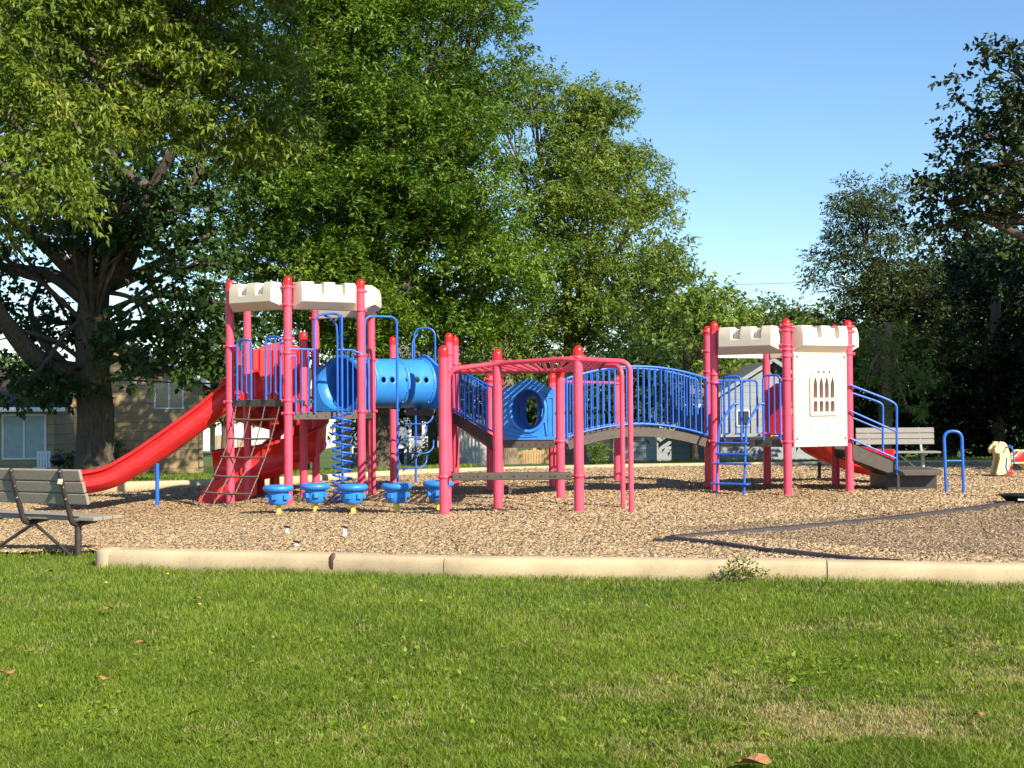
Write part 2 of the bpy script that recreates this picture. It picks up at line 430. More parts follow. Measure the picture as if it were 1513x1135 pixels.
def mulch_out():
    """outline of the wood-chip area, counter-clockwise from the lawn side"""
    xs = np.linspace(-4.0, 15, 40)
    p = [(-14, 14.3), (-9, 14.2), (-4.15, 14.0), (-3.9, 13.4)] + [(x, float(kerb_y(x)) + 0.2) for x in xs]
    return p + [(17, 30.5), (9, 31.0), (3, 30.6), (-2, 29.5), (-5.0, 27.0), (-9, 26.2), (-14, 25.6)]
MO = mulch_out()
def in_mulch(x, y, pad=0.0):
    x = np.asarray(x); y = np.asarray(y)
    front = np.where(x < -3.9, 14.05, kerb_y(x) + 0.2)
    bx = [p[0] for p in MO[-7:]][::-1]; by = [p[1] for p in MO[-7:]][::-1]
    back = np.interp(x, bx, by)
    return (y > front + pad) & (y < back - pad)
xs = np.linspace(-14, 16, 76); tt = np.linspace(0, 1, 60)
bx = [p[0] for p in MO[-7:]][::-1]; by = [p[1] for p in MO[-7:]][::-1]
Vs = []
for t_ in tt:
    fr_ = np.where(xs < -3.9, 14.1, kerb_y(xs) + 0.18); bk = np.interp(xs, bx, by)
    yy = fr_ + (bk - fr_) * t_
    Vs.append(np.stack([xs, yy, gz(xs, yy) + 0.03], 1))
V = np.concatenate(Vs); nx = len(xs); i = np.arange((len(tt) - 1) * (nx - 1)); a = (i // (nx - 1)) * nx + i % (nx - 1)
o = np_mesh('mulch_ground', V, np.stack([a, a + 1, a + nx + 1, a + nx], 1), 'mulch', smooth=True); tag(o, kind='structure')

# chips lying on it
def chips(n, size, name, tone, region, mat='chip'):
    P_ = []
    while sum(len(p) for p in P_) < n:
        D = 11 + (31 - 11) * rng.random(n) ** 1.5
        X = (rng.random(n) * 2 - 1) * (0.41 * D + 1.2)
        k = region(X, D); P_.append(np.stack([X[k], D[k]], 1))
    p = np.concatenate(P_)[:n]; x, y = p[:, 0], p[:, 1]
    z = gz(x, y) + 0.030 + rng.random(n) * 0.022
    an = rng.random(n) * 2 * np.pi; L = size * (0.5 + rng.random(n)) / 2 * (1 + 0.03 * (y - 12)); W = L * (0.22 + 0.3 * rng.random(n))
    tl = rng.normal(0, 0.30, n); tw = rng.normal(0, 0.45, n)
    u = np.stack([np.cos(an), np.sin(an), tl], 1) * L[:, None]
    v = np.stack([-np.sin(an), np.cos(an), tw], 1) * W[:, None]
    c = np.stack([x, y, z], 1)
    h = np.array([0, 0, 1.0]) * (L * 0.13)[:, None]
    q = [c - u - v * 0.7, c - u * 0.9 + v, c + u + v * 0.6, c + u * 1.05 - v]
    V = np.stack(q + [k_ - h for k_ in q], 1).reshape(-1, 3)
    b = np.arange(n)[:, None] * 8
    fc = np.stack([b + np.array([[0, 1, 2, 3]]), b + np.array([[0, 4, 5, 1]]), b + np.array([[3, 7, 4, 0]]), b + np.array([[2, 6, 7, 3]]), b + np.array([[1, 5, 6, 2]])], 1).reshape(-1, 4)
    big = 0.5 + 0.5 * np.sin(x * 0.9 + 1.3 * np.sin(y * 0.5)) * np.sin(y * 0.7 + x * 0.3)
    worn_ = np.exp(-((x + 3.2) ** 2 + (y - 21) ** 2) / 6) + np.exp(-((x - 4.0) ** 2 + (y - 20.6) ** 2) / 2.2) + np.exp(-((x + 6.6) ** 2 + (y - 20.5) ** 2) / 3)
    t = np.clip(rng.beta(2.2, 2.0, n) * 0.9 + tone - 0.26 * worn_ + 0.06 * big, 0, 1)
    return tag(np_mesh(name, V, fc, mat, np.repeat(t, 5)), 'golden brown wood chips spread under the play equipment', 'wood chips', kind='stuff')
AP = P(975, 795, 15.3); # apex of the dark border
def inner(x, y):
    """right-hand bed inside the dark border"""
    top = 15.3 + (x - 1.67) * 0.55 * (1 + 0.03 * (x - 1.67)); bot = 15.2 - (x - 1.67) * 1.05
    return (x > 1.7) & (y < top) & (y > np.maximum(bot, kerb_y(x) + 0.2))
chips(460000, 0.042, 'wood_chips', 0.05, lambda x, y: in_mulch(x, y) & ~inner(x, y))
o = chips(110000, 0.030, 'fine_wood_chips', -0.05, lambda x, y: in_mulch(x, y) & inner(x, y), 'chip_grey')
o['label'] = 'finer grey brown chips inside the dark border at right'

# kerbs
def kerb(name, pts, hgt, wid, mat='concrete', rnd=0.05):
    prof = [(0, -0.12), (0, hgt - rnd), (0.012, hgt - rnd * 0.4), (rnd * 0.5, hgt - 0.006), (rnd, hgt), (wid - rnd, hgt), (wid - rnd * 0.4, hgt - 0.006), (wid, hgt - rnd), (wid, -0.12)]
    prof = [(-a, b) for a, b in prof]
    mb = MB(); mb.sweep(prof, [Vector((x, y, gzf(x, y) * 0.5)) for x, y in pts])
    return tag(mb.build(name, mat, origin=(pts[0][0], pts[0][1], 0)), kind='structure')
seg_x = np.concatenate([np.linspace(-3.92, -0.98, 16), []])
def kline(x0, x1, n=14): return [(x, float(np.interp(x, KX, KY)) + 0.04 * math.sin(x * 0.5)) for x in np.linspace(x0, x1, n)]
kp = kline(-3.76, 15, 90)
for i_, (a_, b_) in enumerate([(0, 15), (15, 30), (30, 44), (44, 62), (62, 89)]):
    pts_ = kp[a_:b_ + 1]; 
    q = [(x_ + 0.0, y_ + float(rng.normal(0, 0.004))) for x_, y_ in pts_]; q[-1] = (q[-1][0] - 0.005, q[-1][1]); q[0] = (q[0][0] + 0.005, q[0][1] + 0.008 * (i_ % 2))
    o = kerb('kerb', q, 0.152 + 0.006 * (i_ % 2), 0.26)
mb = MB()      # rounded end of the kerb
mb.lathe([(0.13, -0.1), (0.13, 0.12), (0.118, 0.142), (0.08, 0.157), (0.0, 0.162)], (-3.77, kp[0][1] + 0.13, gzf(-3.9, 12.6) * 0.5), 24)
tag(mb.build('kerb', 'concrete'), kind='structure')
kerb('kerb', [(17, 30.5), (9, 31.0), (3, 30.6), (-2, 29.5), (-5.0, 27.0), (-9, 26.2), (-14, 25.6)][::-1], 0.12, 0.30)

# ------------------------------------------------------------------ the play structure
CL = Vector((-3.453, 22.315, 0)); CRt = Vector((4.315, 22.12, 0)); HR = 1.22
PS = empty('play_structure', (0.4, 20.8, 0.0), 'red, blue and cream playground structure with two castle towers, slides, tunnel and arched bridge', 'play structure')
def hexpt(c, t, k):
    a = R(t + 60 * k); return Vector((c.x + HR * math.cos(a), c.y - HR * math.sin(a), 0))
LP = [hexpt(CL, 91.8, k) for k in range(6)]
RP = [hexpt(CRt, 93.35, k) for k in range(6)]
PRAD = 0.066
def post(x, y, zt, clamps=(), zb=None):
    zb = gzf(x, y) - 0.05 if zb is None else zb
    mb = MB(); mb.tube([(x, y, zb), (x, y, zt - 0.075)], PRAD, 28)
    p = mb.build('post', 'post', PS)
    c = MB(); c.lathe([(PRAD + 0.002, -0.085), (PRAD + 0.003, 0.0)] + [((PRAD + 0.003) * math.cos(R(a)), 0.075 * math.sin(R(a))) for a in range(10, 91, 10)], (x, y, zt - 0.075), 28)
    c.build('cap', 'cap', p)
    for z in clamps:
        k = MB(); k.lathe([(PRAD, -0.022), (PRAD + 0.011, -0.02), (PRAD + 0.011, 0.02), (PRAD, 0.022)], (x, y, z), 28)
        for s_ in (-1, 1): 
            k.box((x + s_ * (PRAD + 0.018), y - 0.01, z), (0.036, 0.028, 0.042))
            k.tube([(x + s_ * (PRAD + 0.022), y - 0.035, z), (x + s_ * (PRAD + 0.022), y + 0.02, z)], 0.009, 8)
        k.build('clamp', 'post', p)
    return p
zl = 3.505
for k, cl in ((0, (3.33, 3.05, 2.52, 2.30, 1.56, 1.36)), (1, (2.44, 1.55)), (2, (1.5,)), (3, (3.0, 1.62, 1.4)), (4, (3.3, 2.24, 1.38)), (5, (3.30, 3.0, 2.28, 1.38))):
    post(LP[k].x, LP[k].y, zl, cl)
for k, cl in ((0, (2.67, 2.59, 2.36, 2.29, 2.19, 1.83, 0.87)), (1, (1.93, 1.80, 0.87)), (2, (2.68, 2.35, 2.0, 0.87)), (3, (0.95,)), (4, (0.95,)), (5, (2.67, 2.59, 2.36, 2.24, 1.71, 0.87))):
    post(RP[k].x, RP[k].y, 2.775, cl)
def pp(px, D, zt, cl=()):
    x, y = XY(px, D); post(x, y, zt, cl); return Vector((x, y, 0))
pA = pp(655.5, 17.9, 2.26, (0.52,)); pB = pp(854.5, 17.95, 2.25, (2.09, 0.52)); pC = pp(735, 18.75, 2.24, (2.06,))
Q1 = pp(663.5, 22.75, 2.69, (2.33, 2.06, 1.4)); Q2 = pp(672.5, 23.95, 2.69, (2.2, 1.4)); Q3 = pp(580.5, 26.2, 2.81)
M1 = pp(827.5, 20.6, 2.04, (1.99, 0.91)); M2 = pp(816, 22.9, 2.0, (0.91,)); M3 = pp(724, 22.9, 2.0, (1.9, 0.91)); M4 = pp(737, 20.7, 1.95, (0.91,))
B1 = pp(911.5, 25.0, 2.0, (1.85,))
mx_, my_ = XY(448.5, 22.6); post(mx_, my_, 2.72)

def frame(pL, pR, c):
    u = (pR - pL).normalized(); n = Vector((-u.y, u.x, 0)); mid = (pL + pR) / 2
    if n.dot(mid - c) < 0: n = -n
    return (lambda a, z, t=0.0: Vector((mid.x, mid.y, 0)) + u * a + n * t + Vector((0, 0, z))), (pR - pL).length

def frust(mb, fr, u0, u1, z0, z1, t0, t1, iu0, iu1, iz0, iz1):
    vs = [fr(u0, z0, t0), fr(u1, z0, t0), fr(u1, z1, t0), fr(u0, z1, t0), fr(u0 + iu0, z0 + iz0, t1), fr(u1 - iu1, z0 + iz0, t1), fr(u1 - iu1, z1 - iz1, t1), fr(u0 + iu0, z1 - iz1, t1)]
    mb.add(vs, [(0, 1, 2, 3), (7, 6, 5, 4), (0, 4, 5, 1), (1, 5, 6, 2), (2, 6, 7, 3), (3, 7, 4, 0)])
def castle_panel(pL, pR, c, z0):
    fr, L = frame(pL, pR, c); h = L / 2 - PRAD - 0.018
    mb = MB(); H = 0.43
    # solid back wall + front bulge in one skin: columns along u with their own top profile
    us = [-h, -h + 0.085, -0.235, -0.225, -0.085, -0.075, 0.115, 0.125, 0.265, 0.275, h - 0.085, h]
    def depth(i):   # outward depth at the top zone
        return {0: 0.035, 11: 0.035}.get(i, 0.20)
    notch = {3, 4, 7, 8}
    rings = []
    for i, u in enumerate(us):
        e = 0.035 if i in (0, 11) else None
        d = e or 0.20
        if i in notch:
            ring = [(-0.03, 0), (0.035, 0), (d, 0.12), (d, 0.235), (0.12, 0.25), (0.09, H - 0.03), (-0.03, H - 0.03)]
        elif e:
            ring = [(-0.03, 0), (0.035, 0), (0.04, 0.06), (0.04, 0.27), (0.04, 0.34), (0.035, H - 0.02), (-0.03, H - 0.01)]
        else:
            ring = [(-0.03, 0), (0.035, 0), (d, 0.12), (d, 0.27), (d - 0.006, 0.34), (d - 0.035, H), (-0.03, H)]
        rings.append([fr(u, z0 + z, t) for t, z in ring])
    k = 7; vs = [p for r_ in rings for p in r_]
    fs = [(i * k + j, i * k + (j + 1) % k, (i + 1) * k + (j + 1) % k, (i + 1) * k + j) for i in range(len(us) - 1) for j in range(k)]
    fs += [tuple(range(k)), tuple((len(us) - 1) * k + j for j in range(k))[::-1]]
    mb.add(vs, fs)
    return mb.build('battlement_panel', 'cream', PS, bevel=0.010)
for a, b in ((1, 0), (0, 5), (5, 4), (4, 3)): castle_panel(LP[a], LP[b], CL, 2.985)
for a, b in ((1, 0), (0, 5), (5, 4), (3, 2), (4, 3)): castle_panel(RP[a], RP[b], CRt, 2.235)

# decks
def deck(poly, z, th=0.05, edge=0.10, edges=None):
    c = sum(poly, Vector()) / len(poly); n = len(poly)
    mb = MB(); vs = [Vector((p.x, p.y, z)) for p in poly] + [Vector((p.x, p.y, z - th)) for p in poly]
    mb.add(vs, [tuple(range(n)), tuple(range(n, 2 * n))[::-1]] + [(i, (i + 1) % n, (i + 1) % n + n, i + n) for i in range(n)])
    d = mb.build('deck', 'deck', PS)
    m2 = MB()
    for i in (edges if edges is not None else range(n)):
        a, b = poly[i], poly[(i + 1) % n]; fr, L = frame(a, b, c)
        vs = [fr(s * (L / 2 - 0.075), z + zz, t) for t in (0.003, 0.028) for s in (-1, 1) for zz in (0.012, -edge)]
        m2.add(vs, [(0, 1, 3, 2), (4, 6, 7, 5), (0, 2, 6, 4), (1, 5, 7, 3), (0, 4, 5, 1), (2, 3, 7, 6)])
    m2.build('edge_plate', 'deck', d, bevel=0.004)
    m3 = MB()
    for i in (edges if edges is not None else range(n)):
        a, b = poly[i], poly[(i + 1) % n]; fr, L = frame(a, b, c)
        for q in range(7):
            p = fr(-L / 2 + 0.15 + (L - 0.3) * q / 6, z - 0.05, 0.031)
            m3.box(p, (0.012, 0.012, 0.016))
    m3.build('bolt', 'black', d)
    return d
deck([LP[1], LP[0], LP[3], LP[2]], 1.57, edges=(0,)); deck([LP[0], LP[5], LP[4], LP[3]], 1.36, edges=(0, 1, 2))
deck([RP[k] for k in (1, 0, 5, 4, 3, 2)], 0.885)
deck([M4, M1, M2, M3], 0.91)
deck([Q1, Q2 + Vector((0, 1.0, 0)), Vector((-1.94, 25.3, 0)), Vector((-1.94, 24.58, 0)), Vector((-1.30, 23.5, 0))], 1.39, edges=(0, 3, 4))

def rails(pL, pR, c, u0, u1, z0, z1, nb, name='railing', mat='blue', r=0.018, rb=0.011, t=0.05, corner=0.08, mid=None):
    fr, L = frame(pL, pR, c); mb = MB()
    mb.tube(rounded([fr(u0, z0, t), fr(u0, z1, t), fr(u1, z1, t), fr(u1, z0, t)], corner), r, 12)
    o = mb.build(name, mat, PS)
    m2 = MB()
    for i in range(nb):
        u = u0 + (u1 - u0) * (i + 1) / (nb + 1)
        m2.tube([fr(u, z0, t), fr(u, z1 - 0.004, t)], rb, 8)
    m2.build('bar', mat, o)
    return o
def loop_panel(pL, pR, c, u0, u1, z0, z1, side, t=0.05):
    """hand-hold loop with two curved inner bars, clamped to the post on one side"""
    fr, L = frame(pL, pR, c); mb = MB()
    path = [fr(u0, z0, t), fr(u0, z1, t), fr(u1, z1, t), fr(u1, z0, t)]
    mb.tube(rounded(path, 0.09), 0.018, 12)
    o = mb.build('hand_loop', 'blue', PS)
    m2 = MB(); w_ = u1 - u0
    m2.tube(rounded([fr(u0 + w_ * 0.33, z1, t), fr(u0 + w_ * 0.33, z0 + 0.1, t), fr(u0, z0 + 0.09, t)], 0.1), 0.011, 8)
    m2.tube(rounded([fr(u0 + w_ * 0.66, z1, t), fr(u0 + w_ * 0.66, z0 + 0.1, t), fr(u1, z0 + 0.09, t)], 0.1), 0.011, 8)
    m2.build('bar', 'blue', o)
    e = -L / 2 if side < 0 else L / 2; ue = u0 if side < 0 else u1
    m3 = MB(); m3.tube([fr(ue, z1 - 0.11, t), fr(e, z1 - 0.11, t)], 0.016, 10); m3.build('clamp_arm', 'blue', o)
    return o
# left tower: upper opening above the net, then the railed face with its tall hoop
loop_panel(LP[1], LP[0], CL, -0.41, -0.11, 1.57, 2.53, -1); loop_panel(LP[1], LP[0], CL, 0.20, 0.50, 1.57, 2.56, 1)
fr, L = frame(LP[0], LP[5], CL)
mb = MB(); mb.tube([fr(-L / 2, 2.36, 0.05), fr(-0.19, 2.36, 0.05)], 0.016, 10); mb.tube(rounded([fr(-0.50, 1.36, 0.05), fr(-0.50, 2.25, 0.05), fr(-L / 2, 2.25, 0.05)], 0.04), 0.016, 10)
for u in (-0.40, -0.29): mb.tube([fr(u, 1.36, 0.05), fr(u, 2.36, 0.05)], 0.011, 8)
mb.build('railing', 'blue', PS)
mb = MB(); mb.tube([fr(0.19, 2.36, 0.05), fr(0.44, 2.36, 0.05), fr(L / 2, 2.29, 0.06)], 0.016, 10)
for u in (0.27, 0.36, 0.45): mb.tube([fr(u, 1.36, 0.05), fr(u, 2.36, 0.05)], 0.011, 8)
mb.build('railing', 'blue', PS)
mb = MB(); mb.tube(rounded([fr(-0.19, 1.36, 0.05), fr(-0.19, 2.90, 0.05), fr(0.10, 2.93, 0.12), fr(0.17, 2.90, 0.22), fr(0.17, 2.3, 0.30)], 0.17, 10), 0.019, 12)
mb.tube([fr(0.19, 1.36, 0.05), fr(0.19, 2.6, 0.05), fr(0.17, 2.75, 0.06), fr(0.08, 2.86, 0.06), fr(-0.03, 2.9, 0.05)], 0.017, 12)
mb.build('entry_hoop', 'blue', PS)
# corkscrew climber
cc = fr(0.17, 0, 0.30); zg = gzf(cc.x, cc.y)
mb = MB(); mb.tube([(cc.x, cc.y, zg - 0.05), (cc.x, cc.y, 2.9)], 0.019, 12); co = mb.build('climber_pole', 'blue', PS)
mb = MB(); n = 330; tr = 11.0
mb.tube([(cc.x + 0.148 * math.cos(2 * math.pi * tr * i / n), cc.y - 0.148 * math.sin(2 * math.pi * tr * i / n), zg + 0.03 + (1.33 - zg) * i / n) for i in range(n + 1)], 0.0155, 8)
mb.build('corkscrew_coil', 'blue', co)
# fire pole arch on the right face
fr, L = frame(LP[5], LP[4], CL)
px_, py_ = XY(587, 22.3); zt_ = 2.93; st = fr(-0.30, 0, 0.02)
mb = MB(); mb.tube(rounded([(st.x, st.y, 1.36), (st.x, st.y, zt_), (px_, py_, zt_), (px_, py_, gzf(px_, py_) - 0.05)], 0.14), 0.02, 12)
mb.build('fire_pole', 'blue', PS)
mb = MB(); mb.tube(rounded([fr(-0.25, 1.36), fr(-0.25, 2.29), fr(-0.6, 2.29)], 0.08), 0.016, 10); mb.tube(rounded([fr(0.25, 1.36), fr(0.25, 2.26), fr(0.6, 2.26)], 0.08), 0.016, 10)
mb.build('railing', 'blue', PS)

# chain net
fr, L = frame(LP[1], LP[0], CL)
zgn = gzf(*(fr(0, 0, 0.8).xy))
rows = [(1.47, 0.03, -0.46, 0.46), (1.25, 0.07, -0.46, 0.42), (0.95, 0.17, -0.475, 0.40), (0.66, 0.31, -0.49, 0.40), (0.37, 0.48, -0.51, 0.40), (0.12, 0.66, -0.52, 0.42), (zgn - 0.0, 0.88, -0.55, 0.46)]
net = MB()
for z, t, u0, u1 in rows[1:]: net.tube([fr(u0 - 0.02, z + 0.02, t), fr((u0 + u1) / 2, z + 0.008, t + 0.01), fr(u1 + 0.02, z + 0.02, t)], 0.016, 8)
no = net.build('net_rung', 'chain', PS); no['label'] = 'brown rubber covered rungs of the climbing net'
for q in range(4):
    mb = MB(); pts = []
    for (z, t, u0, u1) in rows: pts.append(fr(u0 + (u1 - u0) * q / 3, z, t))
    fine = []
    for a, b in zip(pts[:-1], pts[1:]):
        for s in range(8): fine.append(a.lerp(b, s / 8))
    fine.append(pts[-1])
    mb.tube(fine, [0.0075 if i % 2 else 0.0125 for i in range(len(fine))], 6); mb.build('net_chain', 'chain', PS)

# slides
def chute(path, name, w_=0.27, h_=0.30, th=0.03, mat='slide', lip=True):
    prof = [(-w_ - 0.07, h_ - 0.03), (-w_ - 0.07, h_ - 0.06), (-w_ - th, h_ - 0.04), (-w_ - 0.025, 0.13), (-w_ - 0.045, 0.12), (-w_ - 0.045, 0.10), (-w_ - 0.018, 0.085), (-w_ + 0.06, -0.02), (w_ - 0.06, -0.02), (w_ + 0.018, 0.085), (w_ + 0.045, 0.10), (w_ + 0.045, 0.12), (w_ + 0.025, 0.13), (w_ + th, h_ - 0.04), (w_ + 0.07, h_ - 0.06), (w_ + 0.07, h_ - 0.03), (w_ + 0.03, h_), (w_ - 0.01, h_ - 0.02), (w_ - 0.02, 0.09), (w_ - 0.08, 0.015), (-w_ + 0.08, 0.015), (-w_ + 0.02, 0.09), (-w_ + 0.01, h_ - 0.02), (-w_ - 0.03, h_)]
    mb = MB(); mb.sweep(prof, path)
    o = mb.build(name, mat, PS); return o
def smooth_path(pts, n=14):
    pts = [Vector(p) for p in pts]; out = []
    P4 = [pts[0] * 2 - pts[1]] + pts + [pts[-1] * 2 - pts[-2]]
    for i in range(len(pts) - 1):
        a, b, c, d = P4[i:i + 4]
        for k in range(n):
            t = k / n
            out.append(0.5 * ((2 * b) + (c - a) * t + (2 * a - 5 * b + 4 * c - d) * t * t + (3 * b - a - 3 * c + d) * t ** 3))
    return out + [pts[-1]]
fr, L = frame(LP[2], LP[1], CL)
m_ = fr(0, 0, 0)
sx0, sy0 = m_.x, m_.y
sp = [(sx0 + 0.05, sy0, 1.58), (-4.62, sy0, 1.49), (-5.05, sy0 - 0.04, 1.14), (-5.83, sy0 - 0.12, 0.58), (-6.18, sy0 - 0.16, 0.36), (-6.5, sy0 - 0.2, 0.19), (-6.9, sy0 - 0.25, 0.10), (-7.4, sy0 - 0.3, 0.08)]
sl = chute(smooth_path(sp), 'slide', 0.25, 0.36); sl['label'] = 'long straight red slide running down to the left'
mb = MB(); x_, y_ = XY(232, 21.95); mb.tube([(x_, y_, gzf(x_, y_) - 0.03), (x_, y_, 0.56)], 0.032, 14)
mb.build('slide_support', 'blue', sl)
mb = MB(); mb.tube(rounded([fr(-0.36, 1.6, 0.05), fr(-0.36, 2.45, 0.1), fr(0.36, 2.45, 0.1), fr(0.36, 1.6, 0.05)], 0.25), 0.055, 12); mb.build('slide_hood', 'slide', sl)
# spiral slide behind the left tower
fr, L = frame(LP[3], LP[2], CL)
c0 = fr(0, 0, 0.80) + Vector((0.13, -0.05, 0)); a0 = math.atan2(-(c0.y - fr(0, 0, 0).y), fr(0, 0, 0).x - c0.x)
path = []
for i in range(73):
    s = i / 72; a = a0 - R(372) * s
    rr = 0.60; path.append(Vector((c0.x + rr * math.cos(a), c0.y + rr * math.sin(a), 1.56 - 1.28 * s ** 1.35)))
e = path[-1]; path += [e + Vector((-0.18, -0.03, -0.04)), e + Vector((-0.45, -0.05, -0.08)), e + Vector((-0.95, -0.07, -0.12))]
ss = chute(path[4:], 'spiral_slide', 0.27, 0.58)
mb = MB(); mb.tube([(c0.x, c0.y, gzf(c0.x, c0.y)), (c0.x, c0.y, 2.0)], 0.09, 20); mb.build('centre_post', 'slide', ss)
mb = MB()
for i in range(9):
    u = -0.46 + 0.92 * i / 8; mb.box(fr(u, 2.02, 0.03), (0.085, 0.085, 0.86), Matrix.Rotation(R(20), 3, 'Z'))
mb.prism([(-0.5, 1.6), (0.5, 1.6), (0.5, 2.3), (0.35, 2.5), (0.0, 2.58), (-0.35, 2.5), (-0.5, 2.3)], [], -0.01, 0.05, lambda u, v, t: fr(u, v, t + 0.05))
mb.build('slide_barrier', 'slide', ss, bevel=0.01)
# fins of the slide foot
ft = e + Vector((-0.62, 0, 0))
for dy in (-0.38, 0.33):
    mb = MB()
    out = [(-0.60, 0.0), (-0.52, 0.18), (-0.36, 0.32), (-0.12, 0.40), (0.40, 0.44), (0.40, 0.1), (0.2, -0.02), (-0.5, -0.06)]
    mb.prism([(a, b) for a, b in out], [], 0, 0.04, lambda u, v, t: Vector((ft.x + u, ft.y + dy + t, gzf(ft.x, ft.y) + v + 0.03)))
    mb.build('slide_foot', 'slide', ss, bevel=0.01)
# right tower slide curling down behind
fr, L = frame(RP[4], RP[3], CRt); m_ = fr(0, 0, 0)
sp = [fr(0, 0.95, -0.05), fr(0, 0.93, 0.12), fr(0.03, 0.80, 0.45), fr(-0.02, 0.56, 0.85), fr(-0.30, 0.34, 1.15), fr(-0.75, 0.24, 1.25), fr(-1.05, 0.23, 1.2)]
s2 = chute(smooth_path(sp), 'slide', 0.30, 0.42); s2['label'] = 'short curved red slide behind the cream wall panel'
mb = MB(); mb.prism([(-0.48, 0.97), (0.48, 0.97), (0.48, 1.65), (0.3, 1.85), (-0.3, 1.85), (-0.48, 1.65)], [[(-0.25, 1.0), (-0.25, 1.5), (0.25, 1.5), (0.25, 1.0)][::-1]], 0, 0.06, fr)
mb.build('slide_hood', 'slide', s2, bevel=0.012)
mb = MB(); p_ = fr(0.05, 0, 1.0); mb.tube([(p_.x, p_.y, gzf(p_.x, p_.y)), (p_.x, p_.y, 0.42)], 0.03, 12); mb.build('slide_support', 'dark', s2)
fr, L = frame(RP[3], RP[2], CRt)
rails(RP[3], RP[2], CRt, -0.45, 0.45, 0.95, 1.86, 5)
fr2, L2 = frame(RP[4], RP[3], CRt)
for ua, ub in ((0.30, 0.52), (-0.52, -0.02)):
    mb = MB(); mb.prism([(ua, 0.92), (ub, 0.92), (ub, 1.72), ((ua + ub) / 2, 1.80), (ua, 1.72)], [], -0.09, -0.05, fr2); mb.build('barrier', 'slide', s2, bevel=0.01)

# tunnel
T0 = Vector((-2.86, 23.1, 1.86)); T1 = Vector((-1.60, 24.15, 1.86)); axf = Vector((0.527, 0.85, 0)).normalized(); ax = (T1 - T0).normalized(); sd_ = ax.cross(Vector((0, 0, 1))).normalized(); TL = (T1 - T0).length
def tube_holes(c0, axd, sdv, L, r0, holes, nu=96, nl=56):
    import bmesh
    bm = bmesh.new(); g = []
    for i in range(nl + 1):
        g.append([bm.verts.new(c0 + axd * (L * i / nl) + sdv * (r0 * math.cos(2 * math.pi * k / nu)) + Vector((0, 0, r0 * math.sin(2 * math.pi * k / nu)))) for k in range(nu)])
    info = {}
    for i in range(nl + 1):
        for k in range(nu): info[g[i][k]] = (L * i / nl, r0 * 2 * math.pi * k / nu, i, k)
    kill = []
    for i in range(nl):
        for k in range(nu):
            s, a = L * (i + .5) / nl, r0 * 2 * math.pi * (k + .5) / nu
            f = bm.faces.new((g[i][k], g[i][(k + 1) % nu], g[i + 1][(k + 1) % nu], g[i + 1][k])); f.smooth = True
            for hs, ha, hr in holes:
                da = (a - ha + math.pi * r0) % (2 * math.pi * r0) - math.pi * r0
                if (s - hs) ** 2 + da * da < hr * hr: kill.append(f); break
    bmesh.ops.delete(bm, geom=kill, context='FACES')
    for v in bm.verts:
        if v.is_boundary:
            s, a, i, k = info[v]
            if i in (0, nl): continue
            for hs, ha, hr in holes:
                da = (a - ha + math.pi * r0) % (2 * math.pi * r0) - math.pi * r0
                d = math.hypot(s - hs, da)
                if d < hr * 1.5 and d > 1e-6:
                    s2_, a2 = hs + (s - hs) / d * hr, ha + da / d * hr
                    an = a2 / r0; v.co = c0 + axd * s2_ + sdv * (r0 * math.cos(an)) + Vector((0, 0, r0 * math.sin(an)))
    return bm
ha = 0.40 * 2.0
holes = []
sdf = sd_ if sd_.y < 0 else -sd_
def hole_at(px):
    sp_ = [i * 0.01 for i in range(200)]; f_ = lambda s: (lambda q: CX + F * q.x / q.y)(T0 + ax * s + sdf * 0.42)
    return min(sp_, key=lambda s: abs(f_(s) - px))
for px in (567, 580, 603, 616.5, 630): holes.append((hole_at(px) - 0.10, 0.42 * R(7), 0.050))
bm = tube_holes(T0 + ax * 0.10, ax, sdf, TL - 0.10, 0.42, holes)
me = bpy.data.meshes.new('tunnel'); 
for v in bm.verts: v.co -= Vector(PS['_o'])
bm.to_mesh(me); bm.free(); me.materials.append(M['pblue'])
tun = bpy.data.objects.new('tunnel', me); col.objects.link(tun); tun.parent = PS; tun['_o'] = PS['_o']
md = tun.modifiers.new('thick', 'SOLIDIFY'); md.thickness = 0.018; md.offset = 0
rotT = ax.to_track_quat('Z', 'Y').to_matrix()
for s in (0.24, 0.64, 0.98):
    mb = MB(); mb.lathe([(0.41, -0.035), (0.455, -0.035), (0.46, 0), (0.455, 0.035), (0.41, 0.035)], T0 + ax * (TL * s), 48, rotT)
    mb.build('flange', 'pblue', tun)
mb = MB()
for s in (0.24, 0.64, 0.98):
    for k in range(12):
        a = 2 * math.pi * k / 12 + 0.2; p = T0 + ax * (TL * s - 0.04) + sdf * (0.437 * math.cos(a)) + Vector((0, 0, 0.437 * math.sin(a)))
        mb.box(p, (0.014, 0.014, 0.014))
mb.build('bolt', 'steel', tun)
def panel_frame(c, n):
    u = n.cross(Vector((0, 0, 1))).normalized()
    return lambda a, z, t=0.0: Vector((c.x, c.y, 0)) + u * a + n * t + Vector((0, 0, z))
circ = lambda r_, cz, n=36, sx=1.0: [(r_ * sx * math.cos(2 * math.pi * k / n), cz + r_ * math.sin(2 * math.pi * k / n)) for k in range(n)]
def tunnel_panel(c, z0, nv=None):
    f = panel_frame(c, nv or ax)
    out = [(-0.53, z0), (0.53, z0), (0.53, z0 + 0.74)] + [(0.53 - 0.12 * k, z0 + 0.74 + [0, .05, .13, .20, .23, .20, .13, .05, .0][min(k, 8)]) for k in range(1, 8)] + [(-0.53, z0 + 0.74)]
    mb = MB(); mb.prism(out, [circ(0.40 if nv is None else 0.45, 1.85)[::-1]], -0.02, 0.03, f); mb.build('tunnel_panel', 'pblue', PS, bevel=0.012)
